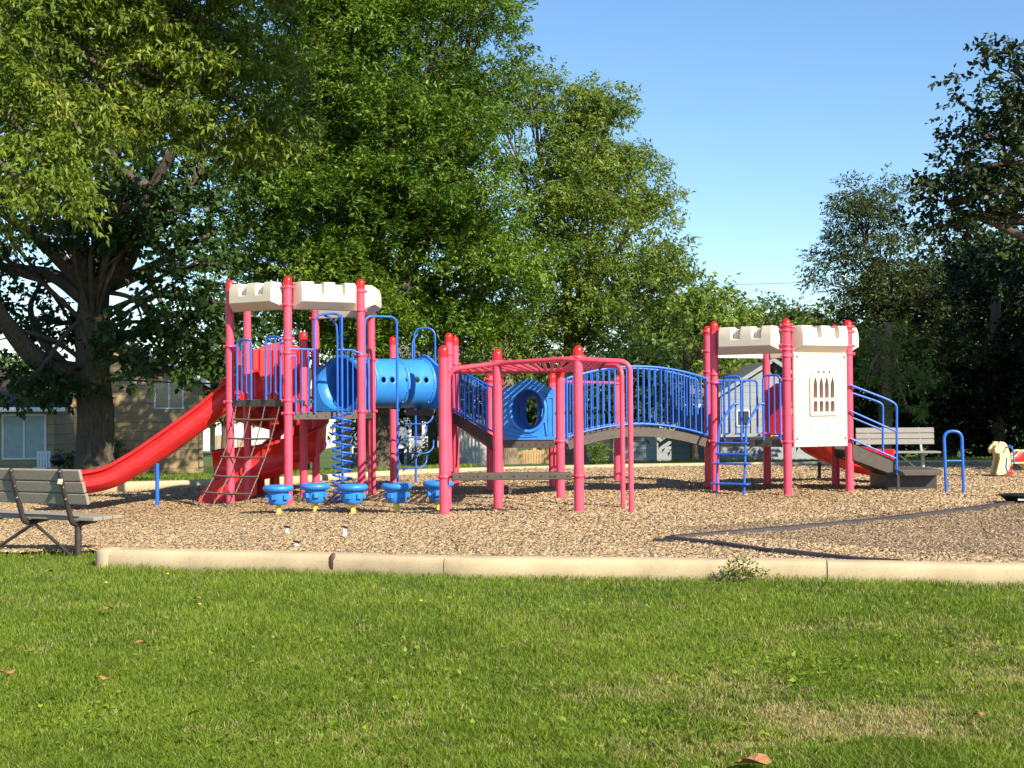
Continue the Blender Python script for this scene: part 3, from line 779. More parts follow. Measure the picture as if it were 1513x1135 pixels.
tunnel_panel(T0 - ax * 0.10, 1.38, axf)
f0_ = panel_frame(T0 - ax * 0.10, axf); sg_ = 1 if sdf.dot(sd_) > 0 else -1; n = 48; mb = MB(); ans = [2 * math.pi * k / n for k in range(n)]
mb.add([f0_(sg_ * 0.455 * math.cos(a), 1.85 + 0.455 * math.sin(a), 0.0) for a in ans] + [T0 + ax * 0.16 + sdf * (0.425 * math.cos(a)) + Vector((0, 0, 0.425 * math.sin(a))) for a in ans], [(i, (i + 1) % n, (i + 1) % n + n, i + n) for i in range(n)], True)
cl_ = mb.build('collar', 'pblue', tun, fixn=False); md = cl_.modifiers.new('t', 'SOLIDIFY'); md.thickness = 0.02; md.offset = 0; tunnel_panel(T1, 1.41)
# climbing loops behind the tunnel platform
vx, vy = XY(614, 25.8)
mb = MB()
mb.tube([(vx, vy, gzf(vx, vy)), (vx, vy, 1.45)], 0.02, 12)
for z, w0, w1 in ((1.12, -0.2, 0.32), (0.86, -0.26, 0.2), (0.56, -0.22, 0.33), (0.28, -0.24, 0.2)):
    mb.tube(rounded([(vx + w0, vy - 0.02, z - 0.06), (vx + w0 + 0.03, vy - 0.02, z), (vx + w1 - 0.1, vy - 0.02, z), (vx + w1, vy + 0.1, z + 0.1), (vx + w1, vy + 0.12, z + 0.25)], 0.1), 0.015, 10)
mb.build('vine_climber', 'blue', PS)
for dx in (0.0,):
    mb = MB(); mb.tube(rounded([(vx - 0.02, vy, 1.4), (vx - 0.02, vy, 2.95), (vx + 0.38, vy, 2.95), (vx + 0.38, vy, 1.4)], 0.19, 10), 0.019, 12)
    mb.tube(rounded([(vx - 0.05, vy - 0.12, 2.2), (vx - 0.05, vy - 0.05, 2.7), (vx + 0.05, vy, 2.84)], 0.15), 0.016, 12)
    mb.build('hand_hoop', 'blue', PS)

# ramp from the tunnel platform down to the middle deck
for (a, b, nm) in ((Q1, M4 + Vector((-0.0, 1.15, 0)), 0), (Q2, M3 + Vector((0, 0.3, 0)), 1)):
    mb = MB(); n = 11; d = b - a; z0, z1 = 1.40, 1.0
    mb.tube([a + Vector((0.07, 0, z0 + 0.7)), b + Vector((0, 0, z1 + 0.7))], 0.018, 12); mb.tube([a + Vector((0.07, 0, z0 - 0.02)), b + Vector((0, 0, z1 - 0.02))], 0.018, 12)
    o = mb.build('railing', 'blue', PS); m2 = MB()
    for i in range(n):
        s = (i + 0.5) / n; p = a + d * s; z = z0 + (z1 - z0) * s; m2.tube([p + Vector((0, 0, z - 0.02)), p + Vector((0, 0, z + 0.7))], 0.011, 8)
    m2.build('bar', 'blue', o)
mb = MB(); a, b = Q1 + Vector((0.07, 0.1, 0)), M4 + Vector((0, 1.25, 0)); c_, d_ = Q2, M3
vs = []
for p, z in ((a, 1.40), (c_, 1.40), (d_, 0.96), (b, 0.96)): vs += [Vector((p.x, p.y, z - 0.05)), Vector((p.x, p.y, z - 0.24))]
mb.add(vs, [(0, 2, 4, 6), (1, 7, 5, 3), (0, 1, 3, 2), (2, 3, 5, 4), (4, 5, 7, 6), (6, 7, 1, 0)]); mb.build('ramp', 'deck', PS)

# blue crawl-through panel on the middle deck
cM = (M1 + M2 + M3 + M4) / 4
fr, L = frame(M4, M1, cM); hw = L / 2 - 0.075
z0, z1 = 0.93, 1.76
out = [(-hw, z0), (hw, z0), (hw, z1 - 0.05), (hw - 0.14, z1 - 0.01), (hw - 0.26, z1 + 0.07), (0.0, z1 + 0.10), (-hw + 0.26, z1 + 0.07), (-hw + 0.14, z1 - 0.01), (-hw, z1 - 0.05)]
hole = [(-0.02 + 0.27 * math.cos(a), 1.39 + 0.33 * math.sin(a)) for a in np.linspace(0, 2 * math.pi, 40, endpoint=False)]
mb = MB(); mb.prism(out, [hole[::-1]], -0.01, 0.05, fr); bp = mb.build('crawl_panel', 'pblue', PS, bevel=0.012)
lens = [(-0.02 + 0.085 * math.cos(a) * abs(math.cos(a)) ** 0.15, 1.37 + 0.235 * math.sin(a)) for a in np.linspace(0, 2 * math.pi, 32, endpoint=False)]
hole2 = [(-0.02 + (x + 0.02) * 1.12, 1.39 + (z - 1.39) * 1.12) for x, z in hole]
mb = MB(); n = 40
for (A_, ta, B_, tb) in ((hole, 0.03, hole2, -0.22), (hole2, -0.22, [(-0.02 + 0.17 * math.cos(a), 1.38 + 0.30 * math.sin(a)) for a in np.linspace(0, 2 * math.pi, 40, endpoint=False)], -0.5), ([(-0.02 + 0.17 * math.cos(a), 1.38 + 0.30 * math.sin(a)) for a in np.linspace(0, 2 * math.pi, 40, endpoint=False)], -0.5, [(-0.02 + 0.085 * math.cos(a), 1.37 + 0.235 * math.sin(a)) for a in np.linspace(0, 2 * math.pi, 40, endpoint=False)], -0.62)):
    mb.add([fr(u, v, ta) for u, v in A_] + [fr(u, v, tb) for u, v in B_], [(i, (i + 1) % n, (i + 1) % n + n, i + n) for i in range(n)], True)
sh_ = mb.build('crawl_tube', 'pblue', bp, fixn=False); md = sh_.modifiers.new('t', 'SOLIDIFY'); md.thickness = 0.015
def ridge(pts, r_=0.016):
    return mb.tube([fr(u, v, 0.052) for u, v in pts], r_, 8, flat=0.7)
mb = MB()
ridge([(0.30 * math.cos(R(a)) - 0.02, 1.45 + 0.36 * math.sin(R(a))) for a in range(52, 84, 4)]); ridge([(0.30 * math.cos(R(a)) - 0.02, 1.45 + 0.36 * math.sin(R(a))) for a in range(96, 130, 4)])
for k in range(4):
    y0 = 1.70 - 0.13 * k; ridge([(-hw + 0.02, y0), (-hw + 0.08, y0 - 0.03), (-hw + 0.14, y0 - 0.09 - 0.01 * k)], 0.013)
for k in range(3):
    ridge([(-hw + 0.02, 1.16 - 0.07 * k), (-0.2, 1.10 - 0.06 * k), (0.0, 1.03 - 0.025 * k), (0.12, 0.99)], 0.013)
ridge([(hw - 0.18, 1.55), (hw - 0.03, 1.57)], 0.012); ridge([(hw - 0.10, 1.56), (hw - 0.10, 1.0)], 0.010); ridge([(hw - 0.03, 1.56), (hw - 0.03, 1.0)], 0.010)
ridge([(0.26, 1.60), (0.29, 1.5), (0.21, 1.4), (0.19, 1.3), (0.25, 1.18), (0.27, 1.0)], 0.02)
ridge(hole + [hole[0]], 0.042)
ridge([(0.24, 1.66), (0.28, 1.64), (0.29, 1.59)], 0.03)
mb.build('moulded_ridge', 'pblue', bp)

# overhead ladder
def Z(px, py, D): p = P(px, py, D); return p
near = rounded([G(662.5, 18.7, -0.04), G(662.5, 18.7, 1.96 - gzf(*XY(662.5, 18.7))), Vector((*pC.xy, 2.04)) + Vector((0, -0.02, 0)), Vector((*pB.xy, 2.07)) + Vector((-0.1, -0.03, 0)), Vector((*XY(898, 17.85), 2.04)), Vector((*XY(931, 17.8), 2.02)), G(931.5, 17.8, -0.04)], 0.16, 8)
far = rounded([Vector((*Q1.xy, 2.03)), Vector((*M1.xy, 1.98)), Vector((*XY(890, 19.0), 2.0)), Vector((*XY(919, 18.7), 2.0)), G(919.5, 18.7, -0.04)], 0.16, 8)
mb = MB(); mb.tube(near, 0.034, 14); lad = mb.build('overhead_ladder', 'post', PS)
mb = MB(); mb.tube(far, 0.034, 14); mb.build('rail', 'post', lad)
na = [Vector((*XY(668, 18.7), 1.97)), Vector((*pC.xy, 2.04)), Vector((*pB.xy, 2.07)), Vector((*XY(893, 17.85), 2.05))]
fa = [Vector((*Q1.xy, 2.03)) + Vector((0.05, -0.03, 0)), Vector((*M1.xy, 1.98)) + Vector((-0.5, 0.3, 0.02)), Vector((*M1.xy, 1.98)) + Vector((0.02, -0.06, 0)), Vector((*XY(885, 19.05), 2.0))]
def along(L_, s):
    q = s * (len(L_) - 1); i = min(int(q), len(L_) - 2); return L_[i].lerp(L_[i + 1], q - i)
for i in range(22):
    s = i / 21; mb = MB(); mb.tube([along(na, s), along(fa, s)], 0.026, 10); mb.build('rung', 'post', lad)
mb = MB(); a, b = along(na, 1.0), along(fa, 1.0); mb.add([a + Vector((0, 0, .05)), b + Vector((0, 0, .05)), b - Vector((0, 0, .06)), a - Vector((0, 0, .06)), a + Vector((.02, 0, .05)), b + Vector((.02, 0, .05)), b + Vector((.02, 0, -.06)), a + Vector((.02, 0, -.06))], [(0, 1, 2, 3), (7, 6, 5, 4), (0, 4, 5, 1), (2, 6, 7, 3), (1, 5, 6, 2), (0, 3, 7, 4)]); mb.build('end_plate', 'deck', lad)
# balance plank between the two front posts
mb = MB(); a, b = pA, pB; fr, L = frame(a, b, Vector((0, 30, 0)))
vs = [fr(s * (L / 2 - 0.10), z, t) for t in (-0.12, 0.12) for s in (-1, 1) for z in (0.57, 0.475)]
mb.add(vs, [(0, 1, 3, 2), (4, 6, 7, 5), (0, 2, 6, 4), (1, 5, 7, 3), (0, 4, 5, 1), (2, 3, 7, 6)]); pk = mb.build('plank', 'deck', PS, bevel=0.012)
pk['label'] = 'brown steel plank between two red posts'
mb = MB()
for u in (-0.78, -0.68, -0.5, -0.44, -0.32, -0.14, 0.03, 0.21, 0.39, 0.51, 0.57, 0.74, 0.80): mb.lathe([(0.011, 0), (0.011, 0.004), (0, 0.004)], fr(u, 0.525, 0.121), 10, Matrix.Rotation(R(90), 3, 'X'))
mb.build('bolt_hole', 'black', pk)
# rear climber arch
mb = MB(); a = Vector((*M2.xy, 1.86)) + Vector((0.1, 0, 0)); b = Vector((*B1.xy, 1.86))
mb.tube([a, b], 0.026, 12); mb.tube([a + Vector((0.15, 1.0, 0)), b + Vector((-0.4, 0.7, 0))], 0.026, 12)
for s in (0.15, 0.3, 0.45, 0.6, 0.75): mb.tube([a.lerp(b, s), (a + Vector((0.15, 1.0, 0))).lerp(b + Vector((-0.4, 0.7, 0)), s)], 0.018, 10)
mb.build('rear_ladder', 'post', PS)

# arched bridge
fL, fR = (M1 + M2) / 2, (RP[1] + RP[2]) / 2
x0, x1 = M1.x + 0.11, RP[1].x - 0.12; yn, yf = 0.0, 1.0
def by(x): return 20.8 + (21.62 - 20.8) * (x - x0) / (x1 - x0)
def bz(x):
    s = (x - x0) / (x1 - x0); return 0.885 + 0.19 * (1 - (2 * s - 1) ** 2)
n = 28; xs_ = [x0 + (x1 - x0) * i / n for i in range(n + 1)]
mb = MB(); vs = []
for x in xs_: vs += [(x, by(x), bz(x)), (x, by(x), bz(x) - 0.10), (x, by(x) + 1, bz(x) - 0.10), (x, by(x) + 1, bz(x))]
mb.add(vs, [(4 * i + j, 4 * i + (j + 1) % 4, 4 * i + 4 + (j + 1) % 4, 4 * i + 4 + j) for i in range(n) for j in range(4)] + [(0, 1, 2, 3), (4 * n, 4 * n + 3, 4 * n + 2, 4 * n + 1)])
br = mb.build('bridge', 'deck', PS)
mb = MB()
for y in (yn - 0.012, yf + 0.012):
    mb.sweep([(-0.01, -0.115), (0.01, -0.115), (0.01, 0.02), (-0.01, 0.02)], [Vector((x, by(x) + y, bz(x))) for x in xs_], smooth=False)
mb.build('side_beam', 'deck', br)
for y, dx in ((yn - 0.04, 0.0), (yf + 0.04, 0.05)):
    mb = MB()
    mb.tube([(x, by(x) + y, bz(x) + 0.08) for x in xs_], 0.017, 12); mb.tube([(x, by(x) + y, bz(x) + 0.98) for x in xs_], 0.02, 12)
    mb.tube([(x0, by(x0) + y, bz(x0) - 0.02), (x0, by(x0) + y, bz(x0) + 0.98)], 0.018, 12); mb.tube([(x1, by(x1) + y, bz(x1) + 0.08), (x1, by(x1) + y, bz(x1) + 0.98)], 0.018, 12)
    o = mb.build('railing', 'blue', br)
    m2 = MB()
    for i in range(1, 24):
        x = x0 + (x1 - x0) * i / 24; m2.tube([(x, by(x) + y, bz(x) + 0.08), (x, by(x) + y, bz(x) + 0.98)], 0.0115, 8)
    bb = m2.build('railing_bars', 'blue', br)

# right tower details: wall panel with a gothic window
fr, L = frame(RP[0], RP[5], CRt); hw = L / 2 - PRAD - 0.02
def zpx(py, D=21.2, px=1210): return P(px, py, D).z
wz0, wz1 = zpx(660), 2.245
s_ = 1.22 / 93.0; uc = lambda px: (px - 1208.5) * s_
lan = []
for px in (1199.3, 1208.0, 1216.4, 1225.0):
    u = uc(px); w2 = 0.036
    zt, zm = zpx(557), zpx(588)
    lan.append([(u - w2, zm), (u + w2, zm), (u + w2, zt - 0.12), (u + w2 * 0.55, zt - 0.05), (u, zt), (u - w2 * 0.55, zt - 0.05), (u - w2, zt - 0.12)])
    zt, zm = zpx(592), zpx(608.5)
    lan.append([(u - w2, zm), (u + w2, zm), (u + w2, zt - 0.03), (u + w2 * 0.6, zt - 0.008), (u - w2 * 0.6, zt - 0.008), (u - w2, zt - 0.03)])
for px in (1203.6, 1212.2, 1220.7):
    u = uc(px); z = zpx(550.5); lan.append([(u, z - 0.038), (u + 0.022, z + 0.005), (u + 0.012, z + 0.024), (u - 0.012, z + 0.024), (u - 0.022, z + 0.005)])
mb = MB(); mb.prism([(-hw, wz0), (hw, wz0), (hw, wz1), (-hw, wz1)], [l[::-1] for l in lan], 0.02, 0.055, fr)
wp = mb.build('castle_wall_panel', 'cream', PS)
# window surround
zb, zs = zpx(614), zpx(562)
def archo(hw_, z_b, z_s, rise): return [(uc(1212) - hw_, z_b), (uc(1212) + hw_, z_b), (uc(1212) + hw_, z_s)] + [(uc(1212) + hw_ * math.cos(R(a)), z_s + rise * math.sin(R(a))) for a in range(12, 180, 12)] + [(uc(1212) - hw_, z_s)]
mb = MB(); mb.prism(archo(0.265, zb, zs, 0.22), [l[::-1] for l in lan], 0.056, 0.085, fr); mb.build('window_frame', 'cream', wp, bevel=0.003)
# stone joints: thin grooves read as slim darker lines between proud blocks
mb = MB(); rows_z = [wz0 + (wz1 - wz0) * i / 8 for i in range(9)]
def block(u0, u1, z0, z1):
    g = 0.006; mb.add([fr(u0 + g, z0 + g, 0.0552), fr(u1 - g, z0 + g, 0.0552), fr(u1 - g, z1 - g, 0.0552), fr(u0 + g, z1 - g, 0.0552), fr(u0 + g + .003, z0 + g + .003, 0.068), fr(u1 - g - .003, z0 + g + .003, 0.068), fr(u1 - g - .003, z1 - g - .003, 0.068), fr(u0 + g + .003, z1 - g - .003, 0.068)], [(4, 5, 6, 7), (0, 1, 5, 4), (1, 2, 6, 5), (2, 3, 7, 6), (3, 0, 4, 7)])
for i in range(8):
    a, b = rows_z[i], rows_z[i + 1]
    if b < zb - 0.0 or a > zs + 0.22:
        cuts = [-hw, -0.22 if i % 2 else -0.08, 0.12 if i % 2 else 0.30, hw]
        if b >= zb - 0.02 and a < zs + 0.25: pass
        for c1, c2 in zip(cuts[:-1], cuts[1:]): block(c1, c2, a, b)
    else:
        wl, wr = uc(1212) - 0.272, uc(1212) + 0.272
        cl_ = [-hw, wl] if i % 2 else [-hw, wl]
        block(-hw, wl, a, b); block(wr, hw, a, b)
mb.build('stone_block', 'cream', wp)
mb = MB()
for u, z in ((-hw + 0.05, wz0 + 0.13), (hw - 0.05, wz0 + 0.13), (-hw + 0.06, wz1 - 0.06), (hw - 0.06, wz1 - 0.06)):
    mb.lathe([(0.018, 0), (0.016, 0.012), (0, 0.014)], fr(u, z, 0.069), 14, (fr(0, 0, 1) - fr(0, 0, 0)).to_track_quat('Z', 'Y').to_matrix())
mb.build('bolt', 'post', wp)
loop_panel(RP[1], RP[0], CRt, -0.42, -0.13, 0.89, 1.89, -1); loop_panel(RP[1], RP[0], CRt, 0.24, 0.52, 0.89, 1.90, 1)
# ladder
fr, L = frame(RP[1], RP[0], CRt); zg = gzf(*fr(0, 0, 0.4).xy)
mb = MB()
for u, ue in ((-0.40, -0.17), (0.06, 0.26)):
    mb.tube(rounded([fr(u, zg - 0.04, 0.42), fr(u, 1.14, 0.30), fr(ue - 0.05, 1.46, 0.12), fr(ue, 1.46, 0.06)], 0.12, 8), 0.019, 12)
la = mb.build('step_ladder', 'blue', PS)
for z, wd, dp in ((0.85, 0.08, 0.05), (0.68, 0.06, 0.10), (0.53, 0.14, 0.16), (0.22, 0.14, 0.16)):
    t0 = 0.42 - 0.12 * (z / 1.17); mb = MB()
    vs = [fr(u, z + zz, t) for t in (t0 - dp / 2, t0 + dp / 2) for u in (-0.40 - wd * 0.55, 0.06 + wd * 0.55) for zz in (0.015, -0.015)]
    mb.add(vs, [(0, 1, 3, 2), (4, 6, 7, 5), (0, 2, 6, 4), (1, 5, 7, 3), (0, 4, 5, 1), (2, 3, 7, 6)]); mb.build('step', 'blue', la, bevel=0.012)
# stairs and transfer platform
yn, yf = 21.38, 22.55
def sxz(px, py, D=None): p = P(px, py, D or yn); return p.x, p.z
def sp3(px, py, y): p = P(px, py, y); return Vector((p.x, p.y, p.z))
mb = MB()
for y in (yn, yf):
    pts = [(sxz(1260, 655)), (sxz(1322, 680)), (sxz(1322, 702)), (sxz(1260, 679))]
    pts = [(a, b) for a, b in pts]
    mb.prism(pts, [], 0, 0.03, lambda u, v, t, y=y: Vector((u, y + t, v)))
xa, za = sxz(1262, 660); xb, zb_ = sxz(1321, 690)
for i in range(3):
    x = xa + (xb - xa) * (i + 0.5) / 3; z = za + (zb_ - za) * (i + 0.5) / 3; mb.box((x, (yn + yf) / 2, z - 0.03), (0.26, yf - yn - 0.04, 0.03)); 
mb.box(((xa + xb) / 2, (yn + yf) / 2, (za + zb_) / 2 - 0.15), (abs(xb - xa) * 1.02, yf - yn - 0.05, 0.02), Matrix.Rotation(math.atan2(zb_ - za, xb - xa) * -1, 3, 'Y'))
st = mb.build('stairs', 'deck', PS)
xc, zc = sxz(1324.5, 695); xd, zd = sxz(1391, 703)
mb = MB(); mb.box(((xc + xd) / 2, (yn + yf) / 2, zc - 0.04), (xd - xc, yf - yn + 0.06, 0.09)); pf = mb.build('transfer_platform', 'deck', PS, bevel=0.008)
mb = MB(); xg = (xc + xd) / 2; zgd = gzf(xg, yn)
mb.box((xg - 0.06, (yn + yf) / 2 + 0.1, (zc - 0.085 + zgd) / 2 - 0.02), (xd - xc + 0.1, yf - yn - 0.2, zc - 0.085 - zgd + 0.04)); mb.build('skirt', 'dark', pf)  # dark colour stands in for the shadow on the skirt
mb = MB(); mb.box((xc + 0.02, yn - 0.02, (zc - 0.08 + zgd) / 2 - 0.03), (0.035, 0.035, zc - 0.08 - zgd + 0.06)); mb.build('leg', 'dark', pf)
for nm, y, pts in (('n', yn - 0.03, [(1256, 569), (1313, 591), (1325, 598), (1325, 701)]), ('f', yf, [(1255, 579.5), (1297, 593.5), (1304.5, 598), (1304.5, 669)])):
    mb = MB(); mb.tube(rounded([sp3(a, b, y) for a, b in pts], 0.1), 0.019, 12)
    o = mb.build('handrail', 'blue', PS); m2 = MB()
    if nm == 'n': L2 = [((1256, 607), (1325, 638)), ((1256, 648), (1325, 678))]
    else: L2 = [((1255, 615.5), (1304.5, 636))]
    for a, b in L2: m2.tube([sp3(*a, y), sp3(*b, y)], 0.016, 10)
    m2.build('rail', 'blue', o)
# ------------------------------------------------------------------ free-standing play pieces
def pod():
    root = empty('stepping_pod', (0, 0, 0), 'x', 'stepping pod', 'blue stepping pods on yellow stems')
    mb = MB(); mb.lathe([(r_, z_ + 0.075) for r_, z_ in ((0.0, 0.355), (0.10, 0.357), (0.155, 0.375), (0.19, 0.372), (0.213, 0.35), (0.217, 0.325), (0.20, 0.295), (0.165, 0.28), (0.12, 0.275), (0, 0.275))], seg=36); mb.build('seat_ring', 'pblue', root)
    mb = MB(); mb.lathe([(0.150, 0.365), (0.142, 0.25), (0.130, 0.19), (0.115, 0.175), (0.0, 0.173)], seg=32)
    mb.build('bowl', 'pblue', root)
    mb = MB()
    for k in range(6):
        a = R(60 * k + 20); rot = Matrix.Rotation(a, 3, 'Z')
        mb.box(rot @ Vector((0.155, 0, 0.285)), (0.05, 0.075, 0.07), rot)
    mb.build('lug', 'pblue', root, bevel=0.008)
    mb = MB(); mb.tube([(0, 0, -0.06), (0, 0, 0.18)], 0.036, 18); mb.build('stem', 'yellow', root)
    return root
proto = pod()
pods = [(410.5, 759, 'blue stepping pod standing in front of the front left tower post, nearest the climbing net'),
        (465, 756, 'blue stepping pod between the corkscrew climber and the red post left of it'),
        (520.5, 756, 'blue stepping pod just right of the corkscrew climber, touching a red post in view'),
        (585.5, 757, 'blue stepping pod standing alone below the long blue fire pole'),
        (647, 765, 'blue stepping pod half hidden behind the front red post')]
for i, (px, py, lab) in enumerate(pods):
    o = proto if i == 0 else copy_tree(proto)
    D = 18.8 if i < 4 else 18.9
    for _ in range(4):
        x, y = XY(px, D); D = (CAMZ - gzf(x, y) - 0.045) * F / (py - 600 + (px - CX) * 0.007)
    if i == 4: D = 18.75
    x, y = XY(px, D); o.location = (x, y, gzf(x, y)); o.rotation_euler.z = R([0, 25, -10, 40, 12][i]); o['label'] = lab
# grab hoop
x0_, y0_ = XY(1395, 20.6); g = gzf(x0_, y0_)
mb = MB(); xr = XY(1420.5, 20.6)[0]
mb.tube(rounded([(x0_ + 0.02, y0_, g - 0.05), (x0_ - 0.01, y0_, g + 0.98), (xr - 0.0, y0_, g + 0.98), (xr + 0.02, y0_, g - 0.05)], 0.15, 10), 0.0235, 14)
hp = mb.build('grab_hoop', 'blue', None, origin=(x0_, y0_, g)); tag(hp, 'blue arched grab hoop standing beside the low brown platform', 'grab hoop')
mb = MB(); mb.tube([(x0_, y0_, g + 0.53), (xr, y0_, g + 0.53)], 0.016, 10); mb.build('crossbar', 'blue', hp)

# spring rider
sx_, sy_ = XY(1487, 25.0); g = gzf(sx_, sy_)
sr = empty('spring_rider', (sx_, sy_, g), 'yellow animal spring rider with red seat and blue handles on a red spring', 'spring rider')
rot = Matrix.Rotation(R(24), 3, 'Z')
def sf(u, v, t): return Vector((sx_, sy_, g)) + rot @ Vector((u, t, v))
head = [(-0.36, 0.52), (-0.33, 0.50), (-0.26, 0.50), (-0.25, 0.40), (-0.34, 0.13), (-0.30, 0.10), (-0.10, 0.10), (-0.04, 0.20), (0.05, 0.30), (0.30, 0.30), (0.42, 0.22), (0.50, 0.17), (0.56, 0.19), (0.50, 0.33), (0.42, 0.48), (0.36, 0.55), (0.26, 0.55), (0.15, 0.46), (0.06, 0.42), (-0.02, 0.50), (-0.09, 0.66), (-0.16, 0.70), (-0.25, 0.71), (-0.28, 0.66), (-0.32, 0.64), (-0.37, 0.58)]
mb = MB(); mb.prism(head, [], -0.09, -0.05, sf); mb.prism(head, [], 0.05, 0.09, sf); mb.build('side_panel', 'hyellow', sr, bevel=0.008)
mb = MB(); mb.prism([(0.02, 0.34), (0.34, 0.34), (0.36, 0.5), (0.26, 0.53), (0.14, 0.43), (0.05, 0.40)], [], -0.13, 0.13, sf); mb.build('seat', 'cap', sr, bevel=0.02)
mb = MB(); mb.tube(rounded([sf(-0.12, 0.62, -0.26), sf(-0.12, 0.60, -0.1), sf(-0.12, 0.60, 0.1), sf(-0.12, 0.62, 0.26)], 0.05), 0.015, 10)
mb.tube(rounded([sf(-0.05, 0.64, -0.1), sf(0.02, 0.55, -0.14), sf(0.03, 0.30, -0.14)], 0.08), 0.015, 10); mb.build('handle', 'blue', sr)
mb = MB(); mb.tube(rounded([sf(-0.3, 0.42, -0.30), sf(-0.32, 0.22, -0.30), sf(-0.25, 0.15, -0.28), sf(-0.05, 0.15, -0.1), sf(-0.05, 0.15, 0.3)], 0.07), 0.015, 10); mb.build('foot_rest', 'blue', sr)
mb = MB(); n = 160
mb.tube([Vector((sx_, sy_, g)) + Vector((0.085 * math.cos(2 * math.pi * 4.5 * i / n), 0.085 * math.sin(2 * math.pi * 4.5 * i / n), -0.03 + 0.33 * i / n)) for i in range(n + 1)], 0.018, 8); mb.build('spring', 'cap', sr)
# spinner dish
x, y = XY(1508, 18.6); g = gzf(x, y)
mb = MB(); mb.lathe([(0, 0.03), (0.13, 0.0), (0.155, 0.02), (0.29, 0.14), (0.32, 0.145), (0.32, 0.16), (0.28, 0.16), (0.14, 0.05), (0, 0.04)], (x, y, g), 36, None, 1, 0.8)
sd2 = mb.build('spinner_dish', 'black', None, origin=(x, y, g)); tag(sd2, 'shallow black spinner dish lying on the wood chips at the right edge', 'spinner')
mb = MB(); mb.box((x - 0.05, y - 0.2, g + 0.1), (0.16, 0.02, 0.03)); mb.build('emblem', 'steel', sd2)
# benches
def bench(center, ang, u0, u1, label, slat, metal, k, sup, leg_at, thick=0.04):
    """seat faces local +y, backrest leans towards -y"""
    root = empty('park_bench', center, label, 'bench')
    rot = Matrix.Rotation(ang, 3, 'Z')
    T = lambda u, v, z: center + rot @ Vector((u, v * k, z * k))
    def slatbox(nm, p, q, dz=0.0):
        d = Vector((q[0] - p[0], q[1] - p[1])); nr = Vector((-d.y, d.x)).normalized() * thick
        sec = [p, q, (q[0] + nr.x, q[1] + nr.y), (p[0] + nr.x, p[1] + nr.y)]
        mb = MB(); mb.add([T(u, a, b) for u in (u0 + dz, u1 + dz) for a, b in sec], [(0, 1, 2, 3), (7, 6, 5, 4), (0, 4, 5, 1), (1, 5, 6, 2), (2, 6, 7, 3), (3, 7, 4, 0)])
        return mb.build(nm, slat, root, bevel=0.01)
    lean = lambda z: 0.02 - (z - 0.45) * 0.30
    for i in range(3):
        a = 0.60 + i * 0.117; b = a + 0.108
        slatbox('back_slat', (lean(a) + 0.03, a), (lean(b) + 0.03, b), -0.01 * i)
    for i in range(3): slatbox('seat_slat', (0.05 + i * 0.135, 0.425), (0.05 + i * 0.135 + 0.125, 0.425))
    for u in sup:
        top = (u, lean(0.92) - 0.015, 0.92)
        mb = MB(); mb.tube(rounded([T(*top), T(u, lean(0.42) - 0.0, 0.40), T(u, 0.10, 0.385), T(u, 0.36, 0.41)], 0.09, 6), 0.027 * k, 14)
        mb.lathe([(0.027 * k, -0.01), (0.026 * k, 0.006), (0.016 * k, 0.02), (0, 0.024)], T(*top), 14); ar = mb.build('bench_arm', metal, root)
        m2 = MB()
        for i in range(3):
            a = 0.65 + i * 0.117
            for dz in (0.0,): m2.box(T(u + 0.012, lean(a) - 0.028, a), (0.02, 0.012, 0.016))
        m2.build('bolt', 'steel', ar)
    for u in leg_at:
        mb = MB(); mb.tube([T(u, 0.11, -0.14), T(u, 0.11, 0.39)], 0.034 * k, 16); mb.build('leg', metal, root)
    for a, b in zip(leg_at[:-1], leg_at[1:]):
        m_ = (a + b) / 2; mb = MB()
        mb.tube([T(a, 0.11, 0.02), T(m_ + (0.06 if a < b else -0.06) * -1, 0.10, 0.38)], 0.017 * k, 10); mb.tube([T(b, 0.11, 0.02), T(m_ + 0.06, 0.10, 0.38)], 0.017 * k, 10)
        mb.build('brace', metal, root)
    return root, T
bx_, by_ = XY(103, 13.7)
b1, T1_ = bench(Vector((bx_, by_, gzf(bx_, by_) - 0.08)), R(-26), -2.1, 0.27, 'weathered grey slatted bench with dark metal arms, seen from behind at the left edge', 'slat', 'dark', 1.03, (0.0, -0.66, -1.32, -1.95), (0.0, -1.30))
lean_ = lambda z: 0.02 - (z - 0.45) * 0.30
mb = MB(); p = T1_(0.0, lean_(0.82) - 0.035, 0.82); mb.box(p + Vector((0, -0.012, 0)), (0.05, 0.02, 0.055), Matrix.Rotation(R(-26), 3, 'Z') @ Matrix.Rotation(R(-14), 3, 'X')); mb.build('sticker', 'label', b1, bevel=0.004)
bx_, by_ = XY(1322, 27.3)
bench(Vector((bx_, by_, gzf(bx_, by_))), R(180), -0.79, 0.79, 'pale grey slatted bench facing the playground in front of the dark wood', 'slat2', 'steel', 0.98, (-0.52, 0.52), (-0.52, 0.52))

